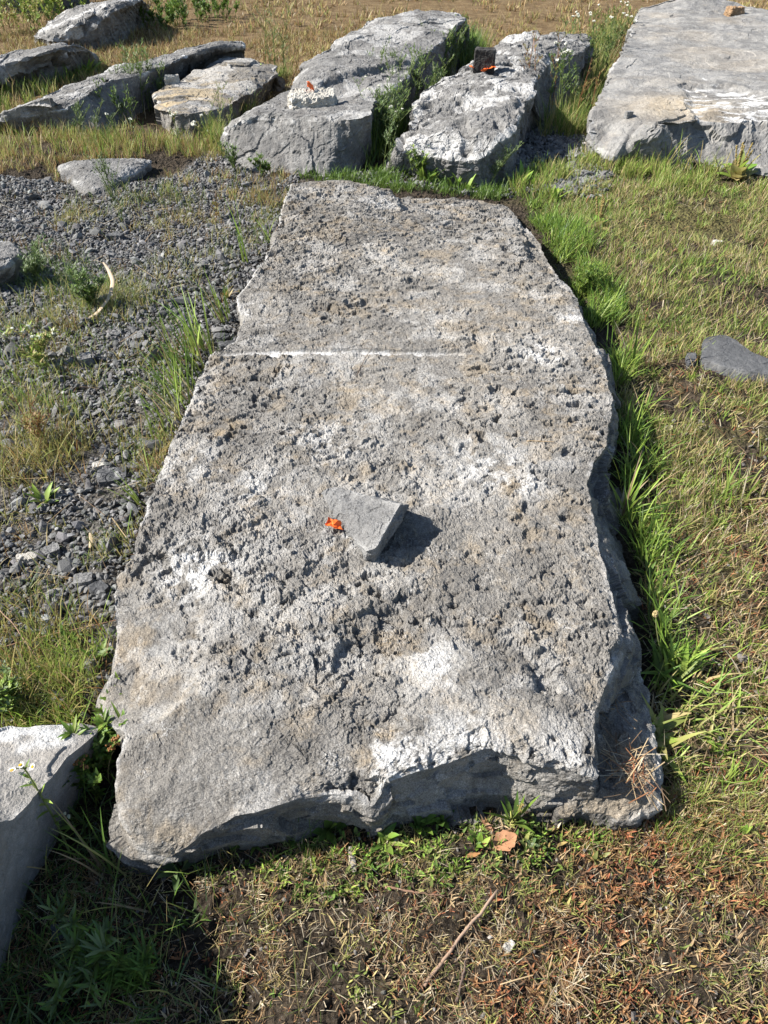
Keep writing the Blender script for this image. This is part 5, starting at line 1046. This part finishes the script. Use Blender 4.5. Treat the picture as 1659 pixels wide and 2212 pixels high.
stick('short straw lying on the right side of the slab, above the broken stone', [U(1138, 952, SLZ+.014), U(1198, 954, SLZ+.014)], .0013, .0009, (.42, .30, .17), seed=8)
stick('dark dead stem lying on the soil at the bottom right, below the long stick', [G(985, 2170, .006), G(1000, 2110, .012), G(1010, 2050, .01)], .003, .0016, (.14, .10, .08), seed=9)
def ribbon(label, P, w, col, seed, name='dry_strip'):
    P = np.asarray(P, float); t = np.linspace(0, 1, len(P)); tt = np.linspace(0, 1, 22); Q = np.stack([np.interp(tt, t, P[:, j]) for j in range(3)], 1)
    for j in range(3): Q[1:-1, j] = (Q[:-2, j]+2*Q[1:-1, j]+Q[2:, j])/4
    d = np.gradient(Q, axis=0); sd_ = np.stack([-d[:, 1], d[:, 0], 0*d[:, 0]], 1); sd_ /= np.linalg.norm(sd_, axis=1)[:, None]+1e-9; ww = w*np.sin(np.pi*(.06+.88*tt))[:, None]**.5
    V = np.stack([Q-sd_*ww/2, Q+np.array([0, 0, .25])*ww, Q+sd_*ww/2], 1).reshape(-1, 3); i = np.arange(21)*3; q = np.vstack([np.stack([i+k, i+k+1, i+k+4, i+k+3], 1) for k in (0, 1)])
    m = MB(); m.add(V, [q], np.tile(col, (len(V), 1))*np.random.default_rng(seed).uniform(.85, 1.1, (len(V), 1))); return tag(m.build(name, M['dry'], smooth=True), label, 'dry leaf')
ribbon('curled pale dry leaf strip bent over the gravel at the left', [G(176, 702, .01), G(215, 690, .03), G(242, 672, .05), G(254, 645, .08), G(244, 622, .10), G(236, 616, .12)], .018, (.58, .46, .33), 3)
ribbon('weathered grey strip of bark lying before the slab front', [G(757, 1838, .010), G(761, 1864, .006), G(767, 1892, .004)], .013, (.30, .275, .25), 5, 'bark_strip')
ribbon('small dry leaf curled in the gravel near the slab corner', [G(196, 1190, .01), G(202, 1178, .02), G(200, 1168, .03)], .012, (.48, .38, .24), 4)
# heap of dead straw caught on the low ledge
def straw_heap(label, px, py, z, n, ln, sx, sy, seed, pal=P_STRAW):
    r = np.random.default_rng(seed); c = U(px, py, z); m = MB(); b = c+np.c_[r.normal(size=n)*sx, r.normal(size=n)*sy, r.uniform(.004, .02, n)]; cb, ct = pick(pal, n, r)
    m.strips(b, ln*r.uniform(.4, 1.1, n), r.uniform(.0008, .0024, n), r.uniform(0, 6.28, n), r.uniform(1.2, 1.55, n), r.uniform(-.3, .4, n), cb, ct, 4, 'strip'); return tag(m.build('straw_heap', M['dry']), label, 'dead straw')
straw_heap('heap of dead straw and reddish stems on the low ledge of the slab', 1365, 1672, .085, 90, .07, .022, .03, 5, P_STRAW+P_STRAW+P_BROWN)
straw_heap('few dead stems caught in the notch at the top of the low ledge', 1318, 1530, .08, 12, .06, .012, .012, 6)
straw_heap('bunch of pale broken straw lying on the soil at the bottom right', 1225, 2130, .012, 40, .06, .025, .015, 7)
